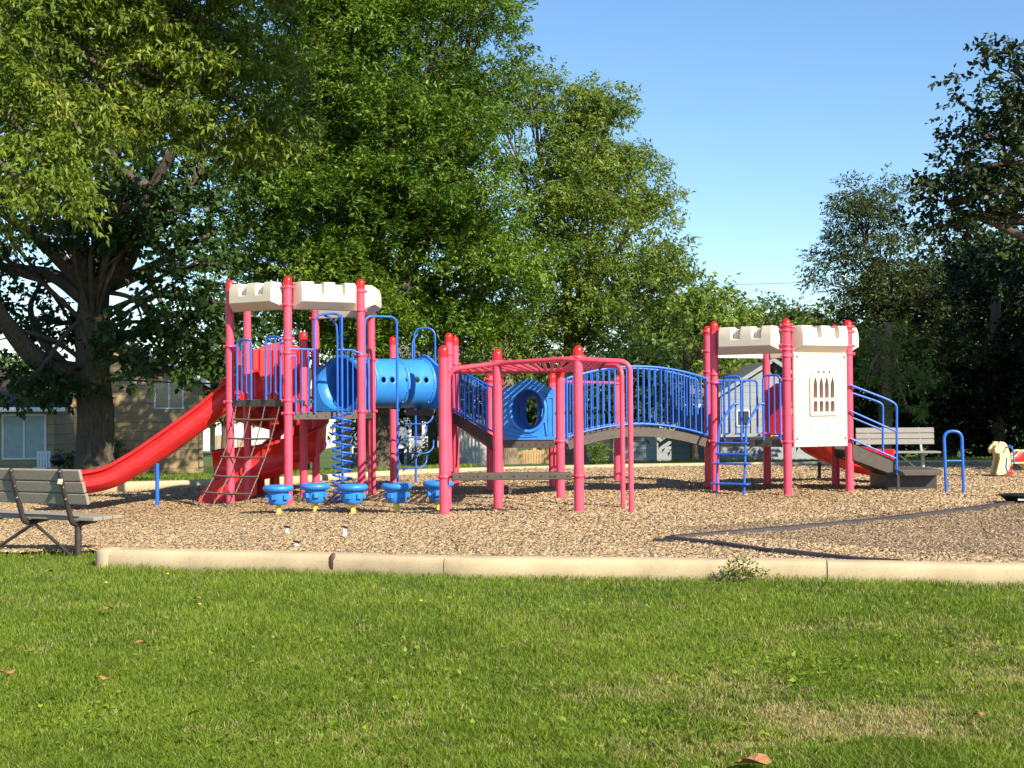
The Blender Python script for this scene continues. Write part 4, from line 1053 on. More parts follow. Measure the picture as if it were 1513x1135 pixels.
# dark timbers round the right-hand bed
def border(name, pts, label, h=0.065, w_=0.085):
    mb = MB(); mb.sweep([(-w_ / 2, -0.05), (w_ / 2, -0.05), (w_ / 2, h - 0.015), (w_ / 2 - 0.015, h), (-w_ / 2 + 0.015, h), (-w_ / 2, h - 0.015)], pts)
    return tag(mb.build(name, 'border', None), label, 'landscape edging', 'dark landscape edging of the right-hand bed')
M['border'] = worn('edging_plastic', (0.036, 0.026, 0.027), 0.6, 0.25, 6)
def gp(px, py, dz=0.02):
    D = 15.0
    for _ in range(6):
        x, y = XY(px, D); D = (CAMZ - gzf(x, y) - dz - 0.06) * F / (py - 600 + (px - CX) * 0.007)
    x, y = XY(px, D); return Vector((x, y, gzf(x, y) + dz))
def polyl(L_, n=5):
    out = []
    for a, b in zip(L_[:-1], L_[1:]): out += [a.lerp(b, i / n) for i in range(n)]
    return out + [L_[-1]]
up_ = [gp(992, 791), gp(1090, 783), gp(1200, 774), gp(1300, 765), gp(1420, 751), gp(1513, 738), gp(1620, 722)]
border('edging_timber', polyl(up_), 'long dark plastic edging running right and away from the pointed corner')
lo1 = [gp(984, 792), gp(1060, 800), gp(1143, 812)]
border('edging_timber', polyl(lo1), 'short dark plastic edging forming the near side of the pointed corner')
lo2 = [gp(1144, 810, 0.03), gp(1210, 817.5), gp(1262, 823), gp(1330, 827)]
border('edging_timber', polyl(lo2), 'dark plastic edging piece running into the pale kerb')
mb = MB(); a = gp(978, 795); mb.box(a + Vector((0, 0, 0.03)), (0.22, 0.05, 0.05), Matrix.Rotation(R(-20), 3, 'Z')); o = mb.build('edging_stake', 'border', None, bevel=0.008); tag(o, 'small dark plastic stake at the pointed corner of the edging', 'edging stake')

# little footing stubs
for (px, py, ht, lab, wt) in ((424, 791, 0.13, 'small white twin stub with dark cap in the wood chips, left of the other two', 0.02), (509, 796, 0.16, 'small bright white stub with dark cap in the wood chips, right of the other two', 0.03), (438, 810, 0.10, 'low twin stub with brown cap right behind the pale kerb', 0.018)):
    D = 14.5
    for _ in range(5):
        x, y = XY(px, D); D = (CAMZ - gzf(x, y) - 0.03) * F / (py - 600 + (px - CX) * 0.007)
    x, y = XY(px, D); g = gzf(x, y)
    r_ = empty('footing_stub', (x, y, g), lab, 'footing stub')
    mb = MB()
    for dx, tl_ in ((-0.022, 0.012), (0.014, -0.01)): mb.tube([(x + dx, y, g - 0.03), (x + dx + tl_, y, g + ht)], [0.015, 0.008], 10)
    mb.build('prong', 'white', r_)
    mb = MB(); mb.box((x - 0.005, y, g + ht), (0.075, 0.04, 0.016), Matrix.Rotation(R(14), 3, 'Y')); mb.build('cap', 'black', r_, bevel=0.004)
# dark red plug set in the kerb
x, y = XY(490.5, 12.0); y = float(kerb_y(x)) - 0.002
mb = MB(); mb.lathe([(0.0, 0.028), (0.026, 0.026), (0.034, 0.018), (0.036, 0)], (x, y, 0.075), 20, Matrix.Rotation(R(90), 3, 'X'), 1, 2.3); o = mb.build('kerb_plug', 'plug', None) if 'plug' in M else None
if o is None:
    M['plug'] = worn('dark_red_rubber', (0.10, 0.035, 0.03), 0.6, 0.6, 40); o = mb.build('kerb_plug', 'plug', None)
tag(o, 'dark red brown plug stuck in a notch of the pale kerb', 'plug')
# ------------------------------------------------------------------ buildings
def W(px, py, D): return P(px, py, D)
def wall_box(mb, x0, x1, y0, y1, z0, z1): mb.box(((x0 + x1) / 2, (y0 + y1) / 2, (z0 + z1) / 2), (x1 - x0, y1 - y0, z1 - z0))
def window(parent, px0, px1, py0, py1, D, mull=1, glass='glass', fw=0.07, name='window', proud=0.05):
    a, b = W(px0, py0, D), W(px1, py1, D); x0, x1, z1, z0 = a.x, b.x, a.z, b.z; y = D - proud
    mb = MB(); fr_ = lambda u, v, t: Vector((u, y + t, v))
    mb.prism([(x0, z0), (x1, z0), (x1, z1), (x0, z1)], [[(x0 + (x1 - x0) * i / (mull + 1) + fw * (1 if i == 0 else .5), z0 + fw), (x0 + (x1 - x0) * i / (mull + 1) + fw * (1 if i == 0 else .5), z1 - fw), (x0 + (x1 - x0) * (i + 1) / (mull + 1) - fw * (1 if i == mull else .5), z1 - fw), (x0 + (x1 - x0) * (i + 1) / (mull + 1) - fw * (1 if i == mull else .5), z0 + fw)] for i in range(mull + 1)], 0, 0.045, fr_)
    w_ = mb.build(name, 'white', parent)
    m2 = MB(); m2.box(((x0 + x1) / 2, D - 0.012, (z0 + z1) / 2), (x1 - x0 - fw, 0.012, z1 - z0 - fw)); m2.build('pane', glass, w_)
    return w_
def gable(parent, x0, x1, y0, y1, ze, xr, zr, mat, over=0.5, th=0.16, fascia='white', skew=0.0):
    """roof with its ridge along y at xr,zr and eaves at ze"""
    for s, xe in ((-1, x0), (1, x1)):
        mb = MB(); d = Vector((xe - xr, 0, ze - zr)); e = Vector((xr, 0, zr)) + d * (1 + over / d.length)
        vs = [Vector((xr, y, zr)) for y in (y0 - over, y1 + over)] + [Vector((e.x, y, e.z)) for y in (y0 - over, y1 + over)]
        vs += [v + Vector((0, 0, th)) for v in vs]
        mb.add(vs, [(0, 1, 3, 2), (4, 6, 7, 5), (0, 2, 6, 4), (1, 5, 7, 3), (2, 3, 7, 6), (0, 4, 5, 1)])
        if skew: mb.v = [Vector((v.x + skew * (v.y - y0), v.y, v.z)) for v in mb.v]
        r_ = mb.build('roof', mat, parent)
        m2 = MB(); a, b = Vector((xr, y0 - over - 0.035, zr + 0.02)), Vector((e.x, y0 - over - 0.035, e.z + 0.02))
        m2.add([a, b, b + Vector((0, 0, th + 0.08)), a + Vector((0, 0, th + 0.08)), a + Vector((0, .03, 0)), b + Vector((0, .03, 0)), b + Vector((0, .03, th + .08)), a + Vector((0, .03, th + .08))], [(0, 1, 2, 3), (7, 6, 5, 4), (0, 4, 5, 1), (2, 6, 7, 3), (1, 5, 6, 2), (0, 3, 7, 4)])
        m2.build('fascia', fascia, r_)
ZF = -1.22
# tan gabled house at left
D = 60.0
HX0, HX1 = W(55, 600, D).x, W(300, 600, D).x; zc = W(300, 566, D).z; xr = W(180, 500, D).x; zr = W(180, 503, D).z
H1 = empty('tan_house', ((HX0 + HX1) / 2, D, ZF), 'tan sided gabled house with white trim behind the big tree', 'house')
mb = MB(); mb.prism([(HX0, ZF - 0.3), (HX1, ZF - 0.3), (HX1, zc), (xr, zr), (HX0, zc)], [], 0, 12, lambda u, v, t: Vector((u - 0.27 * t, D + t, v))); mb.build('wall', 'tan_siding', H1)
gable(H1, HX0, HX1, D, D + 12, zc, xr, zr, 'roof_brown', skew=-0.27)
window(H1, 228, 272, 563, 604.5, D)
mb = MB(); xx = HX1 - 0.08; mb.box((xx, D - 0.03, (ZF + zc) / 2), (0.16, 0.06, zc - ZF - 0.1)); mb.build('corner_board', 'tan_siding', H1)
mb = MB(); a = W(82, 622, D); mb.tube([(a.x + 0.25 * math.cos(R(t)), D - 0.1, a.z + 0.3 + 0.2 * math.sin(R(t))) for t in range(60, 300, 20)][:6] + [(a.x + 0.2 * math.cos(R(t)), D - 0.1, a.z - 0.05 + 0.25 * math.sin(R(t))) for t in range(90, -120, -25)], 0.035, 6); mb.build('wall_ornament', 'dark', H1)
# low wing with patio door
D2 = 54.0
x1 = W(80, 600, D2).x; x0 = -34.0; ze = W(60, 606, D2).z; zt = W(60, 551, D2 + 4).z
H2 = empty('low_wing', ((x0 + x1) / 2, D2, ZF), 'low brown roofed house wing with glass patio door at left edge', 'house')
mb = MB(); wall_box(mb, x0, x1, D2, D2 + 5.8, ZF - 0.3, ze + 0.1); mb.build('wall', 'tan_siding', H2)
mb = MB(); e1 = W(97, 605, D2 - 0.6); vs = [(x0, D2 - 0.6, ze), (e1.x, D2 - 0.6, ze), (e1.x - 1.0, D2 + 5.6, zt + 0.0), (x0, D2 + 5.6, zt)]
mb.add([Vector(v) for v in vs] + [Vector(v) + Vector((0, 0, 0.15)) for v in vs], [(0, 1, 2, 3), (7, 6, 5, 4), (0, 4, 5, 1), (1, 5, 6, 2), (2, 6, 7, 3), (3, 7, 4, 0)]); rf = mb.build('roof', 'roof_brown', H2)
mb = MB(); mb.box(((x0 + e1.x) / 2, D2 - 0.66, ze + 0.03), (e1.x - x0, 0.1, 0.17)); mb.build('gutter', 'white', rf)
pd = window(H2, 3, 69, 612, 679, D2, 1, 'blind', 0.08, 'patio_door')
for px, py, nm in ((85, 686, 'grill'),):
    x, y = XY(px, 52.0); g = gzf(x, y)
    gr = empty('kettle_grill', (x, y, g), 'black kettle grill on three thin legs by the patio wall', 'grill')
    mb = MB(); mb.lathe([(0.0, 0.50), (0.16, 0.53), (0.27, 0.64), (0.29, 0.74), (0.27, 0.84), (0.17, 0.93), (0, 0.96)], (x, y, g), 24); mb.build('kettle', 'black', gr)
    for k in range(3):
        mb = MB(); a = R(120 * k + 30); mb.tube([(x + 0.12 * math.cos(a), y + 0.12 * math.sin(a), g + 0.55), (x + 0.28 * math.cos(a), y + 0.28 * math.sin(a), g - 0.03)], 0.015, 8); mb.build('leg', 'steel', gr)
x, y = XY(61, 52.0); g = gzf(x, y)
ch = empty('patio_chair', (x, y, g), 'pale grey garden chair beside the black grill', 'chair')
mb = MB(); mb.box((x, y, g + 0.42), (0.52, 0.5, 0.05)); mb.build('seat', 'white', ch, bevel=0.01)
mb = MB(); 
for i in range(5): mb.box((x - 0.22 + 0.11 * i, y + 0.26, g + 0.72), (0.08, 0.03, 0.6))
mb.box((x, y + 0.26, g + 1.02), (0.54, 0.04, 0.08)); mb.build('backrest', 'white', ch)
for sx in (-1, 1):
    for sy in (-1, 1):
        mb = MB(); mb.box((x + sx * 0.23, y + sy * 0.22, g + 0.19), (0.05, 0.05, 0.44)); mb.build('leg', 'white', ch)
# white house far behind, brick base
D3 = 92.0
x0, x1 = W(286, 600, D3).x, W(470, 600, D3).x; zt = W(300, 603, D3).z; zb = W(300, 664, D3).z
H3 = empty('white_house', ((x0 + x1) / 2, D3, zb), 'bright white house with tan brick panel and grey roof, seen under the left tower', 'house')
mb = MB(); wall_box(mb, x0, x1, D3, D3 + 9, zb - 0.6, zt); mb.build('wall', 'white', H3)
mb = MB(); a, b = W(320, 643, D3), W(345, 663, D3); mb.box(((a.x + b.x) / 2, D3 - 0.03, (a.z + b.z) / 2), (b.x - a.x, 0.08, a.z - b.z)); 
a, b = W(351, 647, D3), W(372, 663, D3); mb.box(((a.x + b.x) / 2, D3 - 0.03, (a.z + b.z) / 2), (b.x - a.x, 0.08, a.z - b.z)); mb.build('brick_panel', 'brick', H3)
for q in ((352, 362, 603, 620), (384, 396, 604, 622)): window(H3, *q, D3, 0, 'blind', 0.1)
mb = MB(); zr = W(300, 575, D3 + 4).z; mb.prism([(-0.8, zt), (9.8, zt), (4.5, zr)], [], x0 - 0.5, x1 + 0.5, lambda u, v, t: Vector((t, D3 + u, v))); mb.build('roof', 'roof_grey', H3)
mb = MB(); a = W(303, 585, D3 + 2); mb.tube([(a.x, D3 + 2, a.z - 1), (a.x, D3 + 2, a.z + 1.6)], 0.12, 8); mb.build('vent_pipe', 'white', H3)
# utility pole and wire
x, y = XY(314, 84.0); pl = empty('utility_pole', (x, y, ZF), 'wooden utility pole with a crossarm behind the tan house', 'utility pole')
mb = MB(); mb.tube([(x, y, ZF), (x, y, W(314, 528, 84).z)], [0.17, 0.12], 10); mb.build('pole', 'fencewood', pl)
mb = MB(); z_ = W(314, 533, 84).z; mb.box((x, y - 0.15, z_), (2.4, 0.1, 0.12)); mb.build('crossarm', 'fencewood', pl)
def wire(a, b, sag, r_, label):
    mb = MB(); mb.tube([a.lerp(b, i / 30) - Vector((0, 0, sag * 4 * (i / 30) * (1 - i / 30))) for i in range(31)], r_, 5); tag(mb.build('power_line', 'black', None), label, 'power line')
wire(W(-60, 538, 45), W(345, 567, 55), 0.15, 0.035, 'thick dark cable sagging across the tan house front at left')
wire(W(700, 548, 70), W(1420, 543, 70), 0.3, 0.022, 'thin cable running low behind the arched bridge')
wire(W(820, 423, 90), W(1200, 417, 90), 0.1, 0.014, 'thin cable crossing the sky above the right castle tower')

# blue grey house in the middle
D4 = 52.0
x0, x1 = W(512, 600, D4).x, W(604, 600, D4).x; zt = W(560, 604, D4).z; zb = gzf(0, D4)
H4 = empty('blue_grey_house', ((x0 + x1) / 2, D4, zb), 'blue grey sided house behind the corkscrew climber and stepping pods', 'house')
mb = MB(); wall_box(mb, x0, x1, D4, D4 + 8, zb - 0.3, zt + 0.6); mb.build('wall', 'blue_siding', H4)
window(H4, 574, 601, 659, 690, D4, 0, 'glass', 0.1); window(H4, 520, 530, 660, 671, D4, 0, 'glass', 0.05)
mb = MB(); mb.prism([(-0.6, zt + .6), (8.6, zt + .6), (4, zt + 2.6)], [], x0 - 0.4, x1 + 4.5, lambda u, v, t: Vector((t, D4 + u, v))); mb.build('roof', 'roof_grey', H4)
mb = MB(); xa, xb = W(604.5, 600, D4).x, W(668, 600, D4).x; wall_box(mb, xa, xb, D4 + 1.5, D4 + 8, zb - 0.3, zt + 0.55); mb.build('porch_wall', 'grey_siding', H4)
mb = MB()
for px in (605, 626): mb.box((W(px, 600, D4 + 0.2).x, D4 + 0.2, (zb + zt) / 2 - 0.3), (0.13, 0.13, zt - zb - 0.4))
mb.box(((xa + xb) / 2, D4 + 0.2, W(620, 648, D4).z), (xb - xa, 0.12, 0.14)); mb.build('porch_post', 'white', H4)
# pale garage with a stair railing
D5 = 46.0; zb = gzf(0, D5)
x0, x1 = W(676, 600, D5).x, W(728, 600, D5).x; zt = W(700, 628, D5).z
H5 = empty('pale_garage', ((x0 + x1) / 2, D5, zb), 'pale cream garage wall below the sloping brown ramp', 'garage')
mb = MB(); wall_box(mb, x0, x1, D5, D5 + 6, zb - 0.2, zt); mb.build('wall', 'white_siding', H5)
mb = MB(); mb.box(((x0 + x1) / 2, D5 + 2.9, zt + 0.08), (x1 - x0 + 0.5, 6.6, 0.16)); mb.build('roof', 'roof_grey', H5)
mb = MB(); a, b = W(676, 664, D5 - 0.8), W(708, 693, D5 - 0.8)
mb.tube([a, b], 0.05, 6); mb.tube([a + Vector((0, 0, 0.9)), b + Vector((0, 0, 0.9))], 0.05, 6)
for i in range(7): q = a.lerp(b, i / 6); mb.tube([q, q + Vector((0, 0, 0.9))], 0.035, 6)
mb.build('stair_railing', 'white', H5)
# tan board fence
D6 = 45.0; zb = gzf(0, D6); x0, x1 = W(760, 600, D6).x, W(848, 600, D6).x; zt = W(800, 663, D6).z
F1 = empty('board_fence', ((x0 + x1) / 2, D6, zb), 'golden tan board fence below the blue crawl-through panel', 'fence')
mb = MB(); n = 22
for i in range(n):
    xa = x0 + (x1 - x0) * i / n; mb.box((xa + (x1 - x0) / n / 2, D6, (zb + zt) / 2 - 0.03 - 0.02 * (i % 2)), ((x1 - x0) / n - 0.012, 0.025, zt - zb))
mb.build('board', 'fencewood', F1)
for i in range(4):
    mb = MB(); mb.box((x0 + (x1 - x0) * i / 3, D6 + 0.08, (zb + zt) / 2), (0.11, 0.1, zt - zb + 0.12)); mb.build('fence_post', 'fencewood', F1)
# white wall, grey shed, long grey building, gabled grey house
D7 = 50.0; zb = gzf(0, D7); x0, x1 = W(852, 600, D7).x, W(905, 600, D7).x
H7 = empty('white_shed', ((x0 + x1) / 2, D7, zb), 'white plastered shed with a shrub in front, behind the front right post', 'shed')
mb = MB(); wall_box(mb, x0, x1, D7, D7 + 5, zb - 0.2, W(880, 648, D7).z); mb.build('wall', 'white', H7)
mb = MB(); mb.box(((x0 + x1) / 2, D7 + 2.4, W(880, 646, D7).z + 0.02), (x1 - x0 + 0.3, 5.6, 0.12)); mb.build('roof', 'roof_grey', H7)
D8 = 49.0; x0, x1 = W(905.5, 600, D8).x, W(954, 600, D8).x
H8 = empty('grey_shed', ((x0 + x1) / 2, D8, zb), 'small blue grey sided shed next to the white shed', 'shed')
mb = MB(); wall_box(mb, x0, x1, D8, D8 + 4, zb - 0.2, W(930, 636, D8).z); mb.build('wall', 'blue_siding', H8)
mb = MB(); mb.box(((x0 + x1) / 2, D8 + 1.9, W(930, 635, D8).z + 0.05), (x1 - x0 + 0.3, 4.6, 0.12)); mb.build('roof', 'roof_grey', H8)
D9 = 58.0; zb = gzf(0, D9); x0, x1 = W(970, 600, D9).x, W(1062, 600, D9).x; zt = W(1000, 600, D9).z
H9 = empty('long_grey_garage', ((x0 + x1) / 2, D9, zb), 'long pale grey sided garage under the arched bridge', 'garage')
mb = MB(); wall_box(mb, x0, x1, D9, D9 + 7, zb - 0.3, zt); mb.build('wall', 'grey_siding', H9)
mb = MB(); mb.prism([(-0.6, zt), (7.6, zt), (3.5, zt + 1.1)], [], x0 - 0.4, x1 + 0.4, lambda u, v, t: Vector((t, D9 + u, v))); rf = mb.build('roof', 'roof_grey', H9)
mb = MB(); mb.box(((x0 + x1) / 2, D9 - 0.65, zt + 0.0), (x1 - x0 + 0.8, 0.06, 0.16)); mb.build('gutter', 'white', rf)
D10 = 56.0; zb = gzf(0, D10); x0, x1 = W(1064, 600, D10).x, W(1215, 600, D10).x; ze = W(1085, 585, D10).z; xr = W(1142, 600, D10).x; zr = W(1142, 536, D10).z
H10 = empty('grey_gabled_house', ((x0 + x1) / 2, D10, zb), 'pale grey gabled house seen through the right castle tower', 'house')
mb = MB(); mb.prism([(x0, zb - 0.3), (x1, zb - 0.3), (x1, ze), (xr, zr), (x0, ze)], [], 0, 10, lambda u, v, t: Vector((u, D10 + t, v))); mb.build('wall', 'grey_siding', H10)
gable(H10, x0, x1, D10, D10 + 10, ze, xr, zr, 'roof_grey', 0.3, 0.10, 'grey_siding')
window(H10, 1088, 1108, 606, 630, D10, 0, 'glass', 0.05)
# far low garage filling the left gap + pointed tan boards
for px, pw, pt, pb, lab in ((437, 6, 664, 704, 'pointed tan wooden post seen between red tower posts'), (510, 6.5, 618, 704, 'tall tan wooden post seen just right of the corkscrew climber')):
    Dq = 40.0; a, b = W(px - pw, pt, Dq), W(px + pw, pb, Dq); zb = gzf(a.x, Dq)
    mb = MB(); mb.prism([(a.x, zb - 0.1), (b.x, zb - 0.1), (b.x, a.z - 0.1), ((a.x + b.x) / 2, a.z), (a.x, a.z - 0.1)], [], 0, 0.22, lambda u, v, t: Vector((u, Dq + t, v)))
    tag(mb.build('wooden_post', 'fencewood', None, bevel=0.02), lab, 'wooden post')

# ------------------------------------------------------------------ foliage
def leaf_mesh(name, Pn, Dr, Nm, L_, Wd, tint, mat, parent, loc):
    """one folded leaf per point: Pn base, Dr direction, Nm face normal"""
    Dr = Dr / np.linalg.norm(Dr, axis=1, keepdims=True)
    S = np.cross(Dr, Nm); S /= (np.linalg.norm(S, axis=1, keepdims=True) + 1e-9); Nn = np.cross(S, Dr)
    L1 = L_[:, None]; W1 = Wd[:, None]
    v0 = Pn; v1 = Pn + Dr * L1 * 0.42 - S * W1 * 0.5 + Nn * W1 * 0.16; v2 = Pn + Dr * L1 - Nn * L1 * 0.12; v3 = Pn + Dr * L1 * 0.42 + S * W1 * 0.5 + Nn * W1 * 0.16
    V = np.stack([v0, v3, v2, v1], 1).reshape(-1, 3); n = len(Pn)
    return np_mesh(name, V, np.arange(n * 4).reshape(n, 4), mat, tint, parent, loc)
DENS = 2.6
def unit(n): 
    v = rng.normal(0, 1, (n, 3)); return v / np.linalg.norm(v, axis=1, keepdims=True)
def crown(lobes, bough_m2, sprays, leaves, lsize, droop=0.35, kind='ash', spread=0.42, wr=0.36, shell=0.72):
    """lobes: (center, rx, ry, rz). Returns leaf arrays."""
    Pb = []; bough_m2 = bough_m2 * DENS
    for c, rx, ry, rz in lobes:
        nb = max(4, int(bough_m2 * (rx * rz + rx * ry + ry * rz) * 4.2 / 3))
        u = unit(nb); rr = shell + (1.03 - shell) * rng.random(nb) ** 0.7
        f = 1 + 0.16 * np.sin(u[:, 0] * 5 + c[0]) * np.sin(u[:, 2] * 6 + c[1] * 2)
        Pb.append(np.array(c) + u * (rr * f)[:, None] * np.array([rx, ry, rz]))
    Pb = np.concatenate(Pb); nb = len(Pb)
    bs = rng.random(nb)                        # bough shade of green
    n1 = nb * sprays; b1 = np.repeat(Pb, sprays, 0); t1 = np.repeat(bs, sprays)
    pr = np.repeat(spread * (1.1 + 1.2 * rng.random(nb)), sprays)          # each bough is a leafy cushion of its own
    uu = unit(n1); uu[:, 2] = np.where(uu[:, 2] < -0.25, -uu[:, 2] * rng.random(n1), uu[:, 2])
    ash_ = 1 + 0.22 * np.sin(7 * uu[:, 0] + 9 * t1) * np.cos(6 * uu[:, 1] + 5 * t1)
    off = uu * (pr * ash_ * (0.62 + 0.42 * rng.random(n1) ** 0.6))[:, None] * np.array([1, 1, 0.98])
    S = b1 + off; S[:, 2] -= 0.16 * (off[:, 0] ** 2 + off[:, 1] ** 2)
    sd = uu * np.array([1, 1, 0.45]) + rng.normal(0, 0.22, (n1, 3)); sd[:, 2] -= droop * 0.5
    sd /= np.linalg.norm(sd, axis=1, keepdims=True)
    n2 = n1 * leaves; base = np.repeat(S, leaves, 0); d = np.repeat(sd, leaves, 0); t2 = np.repeat(t1, leaves)
    k = np.tile(np.arange(leaves), n1); frac = (k // 2) / max(1, (leaves // 2)); side = np.where(k % 2 == 0, 1.0, -1.0)
    up = np.array([0, 0, 0.8]) + rng.normal(0, 0.6, (n2, 3))
    sv = np.cross(d, up); sv /= (np.linalg.norm(sv, axis=1, keepdims=True) + 1e-9)
    lsize = lsize * 1.15; Ls = lsize * (0.7 + 0.6 * rng.random(n2))
    pos = base + d * (frac * lsize * leaves * 0.24)[:, None] + rng.normal(0, lsize * 0.25, (n2, 3))
    dr = d * 0.55 + sv * side[:, None] * 0.8 + rng.normal(0, 0.28, (n2, 3)); dr[:, 2] -= droop * (0.4 + 0.8 * rng.random(n2))
    tint = np.clip(0.12 + 0.45 * t2 + 0.38 * rng.random(n2), 0, 0.93); tint[rng.random(n2) > 0.9985] = 1.0
    return pos, dr, up, Ls, Ls * wr * (0.8 + 0.4 * rng.random(n2)), tint, Pb
def limb_path(a, b, r0, r1, n=9, wob=0.12, sag=0.15):
    L_ = (b - a).length; pts = []
    off = [Vector(rng.normal(0, wob * L_ * 0.35, 3)) for _ in range(3)]
    for i in range(n + 1):
        s = i / n; p = a.lerp(b, s); p.z += sag * L_ * math.sin(math.pi * s) * 0.5
        p += off[0] * math.sin(math.pi * s) + off[1] * math.sin(2 * math.pi * s) * 0.5
        pts.append(p)
    return pts, [r0 + (r1 - r0) * (i / n) ** 0.8 for i in range(n + 1)]
def boost(L_, k): return L_
def tree(name, label, base, h0, r0, lobes, mat, bark='bark', group=None, bough=1.6, sprays=9, leaves=12, lsize=0.12, droop=0.35, spread=0.42, fork=None, extra=None, shell=0.72, twig=True, wr=0.36, cat='tree', trunk=True, limbfac=0.55):
    base = Vector(base); root = empty(name, base, label, cat, group)
    pos, dr, up, L_, Wd, tint, Pb = crown(lobes, bough, sprays, leaves, lsize, droop, spread=spread, shell=shell, wr=wr)
    leaf_mesh('crown', pos, dr, up, L_, Wd, tint, mat, root, tuple(base))
    if not trunk and not extra: return root
    mb = MB()
    if trunk:
        top = Vector((base.x + rng.normal(0, 0.15), base.y, base.z + h0)) if fork is None else Vector(fork)
        tp = [base + Vector((0, 0, -0.3)), base + Vector((0, 0, 0.05)), base.lerp(top, 0.06), base.lerp(top, 0.15)] + [base.lerp(top, s) + Vector((0.05 * math.sin(s * 7), 0, 0)) for s in (0.35, 0.55, 0.8, 1.0)]
        tr_ = [r0 * 1.5, r0 * 1.38, r0 * 1.16, r0 * 1.03, r0, r0 * 0.93, r0 * 0.88, r0 * 0.8]
        mb.tube(tp, tr_, 20)
        for i, (c, rx, ry, rz) in enumerate(lobes):
            c = Vector(c); s = 0.55 + 0.45 * rng.random(); a = base.lerp(top, s)
            pts, rs = limb_path(a, c, r0 * limbfac * (0.55 + 0.45 * rng.random()), r0 * 0.08 + 0.015)
            mb.tube(pts, rs, 8)
            if twig:
                k = [p for p in Pb if (Vector(p) - c).length < max(rx, ry, rz) * 1.1]
                for p in k[:14]:
                    p = Vector(p); q = pts[5 + int(rng.integers(0, 4))]
                    t_, r_ = limb_path(q, p, 0.018 + r0 * 0.06, 0.008, 5, 0.1, 0.05); mb.tube(t_, r_, 5, caps=False)
    if extra: extra(mb)
    mb.build('trunk', bark, root, fixn=False)
    return root
def lb(px, py, D, r, ry=None, rz=None):
    k = D / F; p = P(px, py, D); return (tuple(p), r * k, (ry or r) * k, (rz or r * 0.85) * k)
def gb(px, D): x, y = XY(px, D); return (x, y, gzf(x, y))
# left maple with its dark inner crown
def mapx(mb):
    w_ = lambda L_, r_: mb.tube([P(a, b, c) for a, b, c in L_], r_, 12)
    # great low limb curling out to the left, then the forked crown
    mb.tube(smooth_path([P(132, 560, 30), P(108, 553, 29.9), P(75, 545, 29.6), P(45, 522, 29.3), P(18, 490, 29), P(-8, 450, 28.6), P(-40, 380, 28)], 5), [0.31 - 0.006 * i for i in range(31)], 12)
    for L_, a, b in (([(128, 420, 30), (95, 390, 29.8), (60, 355, 29.5), (25, 330, 29), (-30, 290, 28.5)], .20, .08), ([(125, 440, 30), (80, 408, 30.5), (30, 398, 31), (-20, 392, 31)], .20, .08),
                     ([(150, 420, 30), (185, 392, 29.6), (205, 340, 29.2), (225, 280, 28.8), (260, 215, 28.4), (300, 170, 28)], .21, .06), ([(155, 410, 30), (175, 350, 30.5), (180, 290, 31), (165, 200, 31.5), (150, 100, 32)], .19, .07),
                     ([(128, 410, 30), (110, 340, 30), (120, 270, 30.3), (95, 180, 30), (70, 80, 30)], .21, .07), ([(165, 420, 30), (215, 400, 31), (262, 372, 31.5), (320, 340, 32)], .17, .05),
                     ([(160, 500, 30), (200, 492, 29.6), (240, 470, 29.2), (285, 462, 29), (325, 470, 29)], .14, .03), ([(95, 540, 29.8), (60, 500, 30), (45, 455, 30.2), (60, 420, 30.4)], .12, .04),
                     ([(215, 400, 31), (235, 440, 30.5), (250, 480, 30), (270, 520, 30)], .08, .02), ([(225, 280, 28.8), (180, 250, 28.5), (150, 190, 28), (140, 120, 27.5)], .12, .03)):
        p = smooth_path([P(*q) for q in L_], 5); n = len(p); mb.tube(p, [a + (b - a) * i / (n - 1) for i in range(n)], 10)
ml = [lb(*q) for q in ((165, 365, 28.8, 24), (110, 355, 28.6, 24), (225, 345, 28.6, 28), (190, 300, 28.4, 26), (40, 300, 29, 55), (-20, 380, 29, 60), (200, 270, 30, 50), (150, 340, 31, 38), (255, 310, 30, 55), (300, 250, 30, 60), (70, 330, 31, 30), (325, 390, 29, 42), (230, 485, 28.5, 42), (285, 500, 29, 45), (245, 555, 28.5, 30), (190, 525, 29, 26), (320, 530, 29.5, 35), (90, 575, 29.5, 25), (35, 575, 29, 20),
                           (345, 450, 29, 30), (-10, 480, 29, 40), (60, 470, 31, 26), (100, 490, 31, 22), (260, 430, 30, 22), (100, 200, 31, 70), (200, 150, 31, 80), (30, 120, 31, 80), (300, 100, 31, 80), (-80, 200, 30, 90), (100, 30, 31, 110), (240, 0, 32, 110), (120, -120, 31, 150), (260, -140, 31, 130), (-80, -20, 31, 150))]
tree('maple_tree', 'large dark maple with thick grey trunk and one great limb reaching left', gb(140, 30), 4.2, 0.40, ml, 'leaf_maple', 'bark', bough=1.5, sprays=14, leaves=10, lsize=0.125, fork=tuple(P(138, 420, 30)), extra=mapx, wr=0.72, droop=0.45, limbfac=0.16, twig=True)
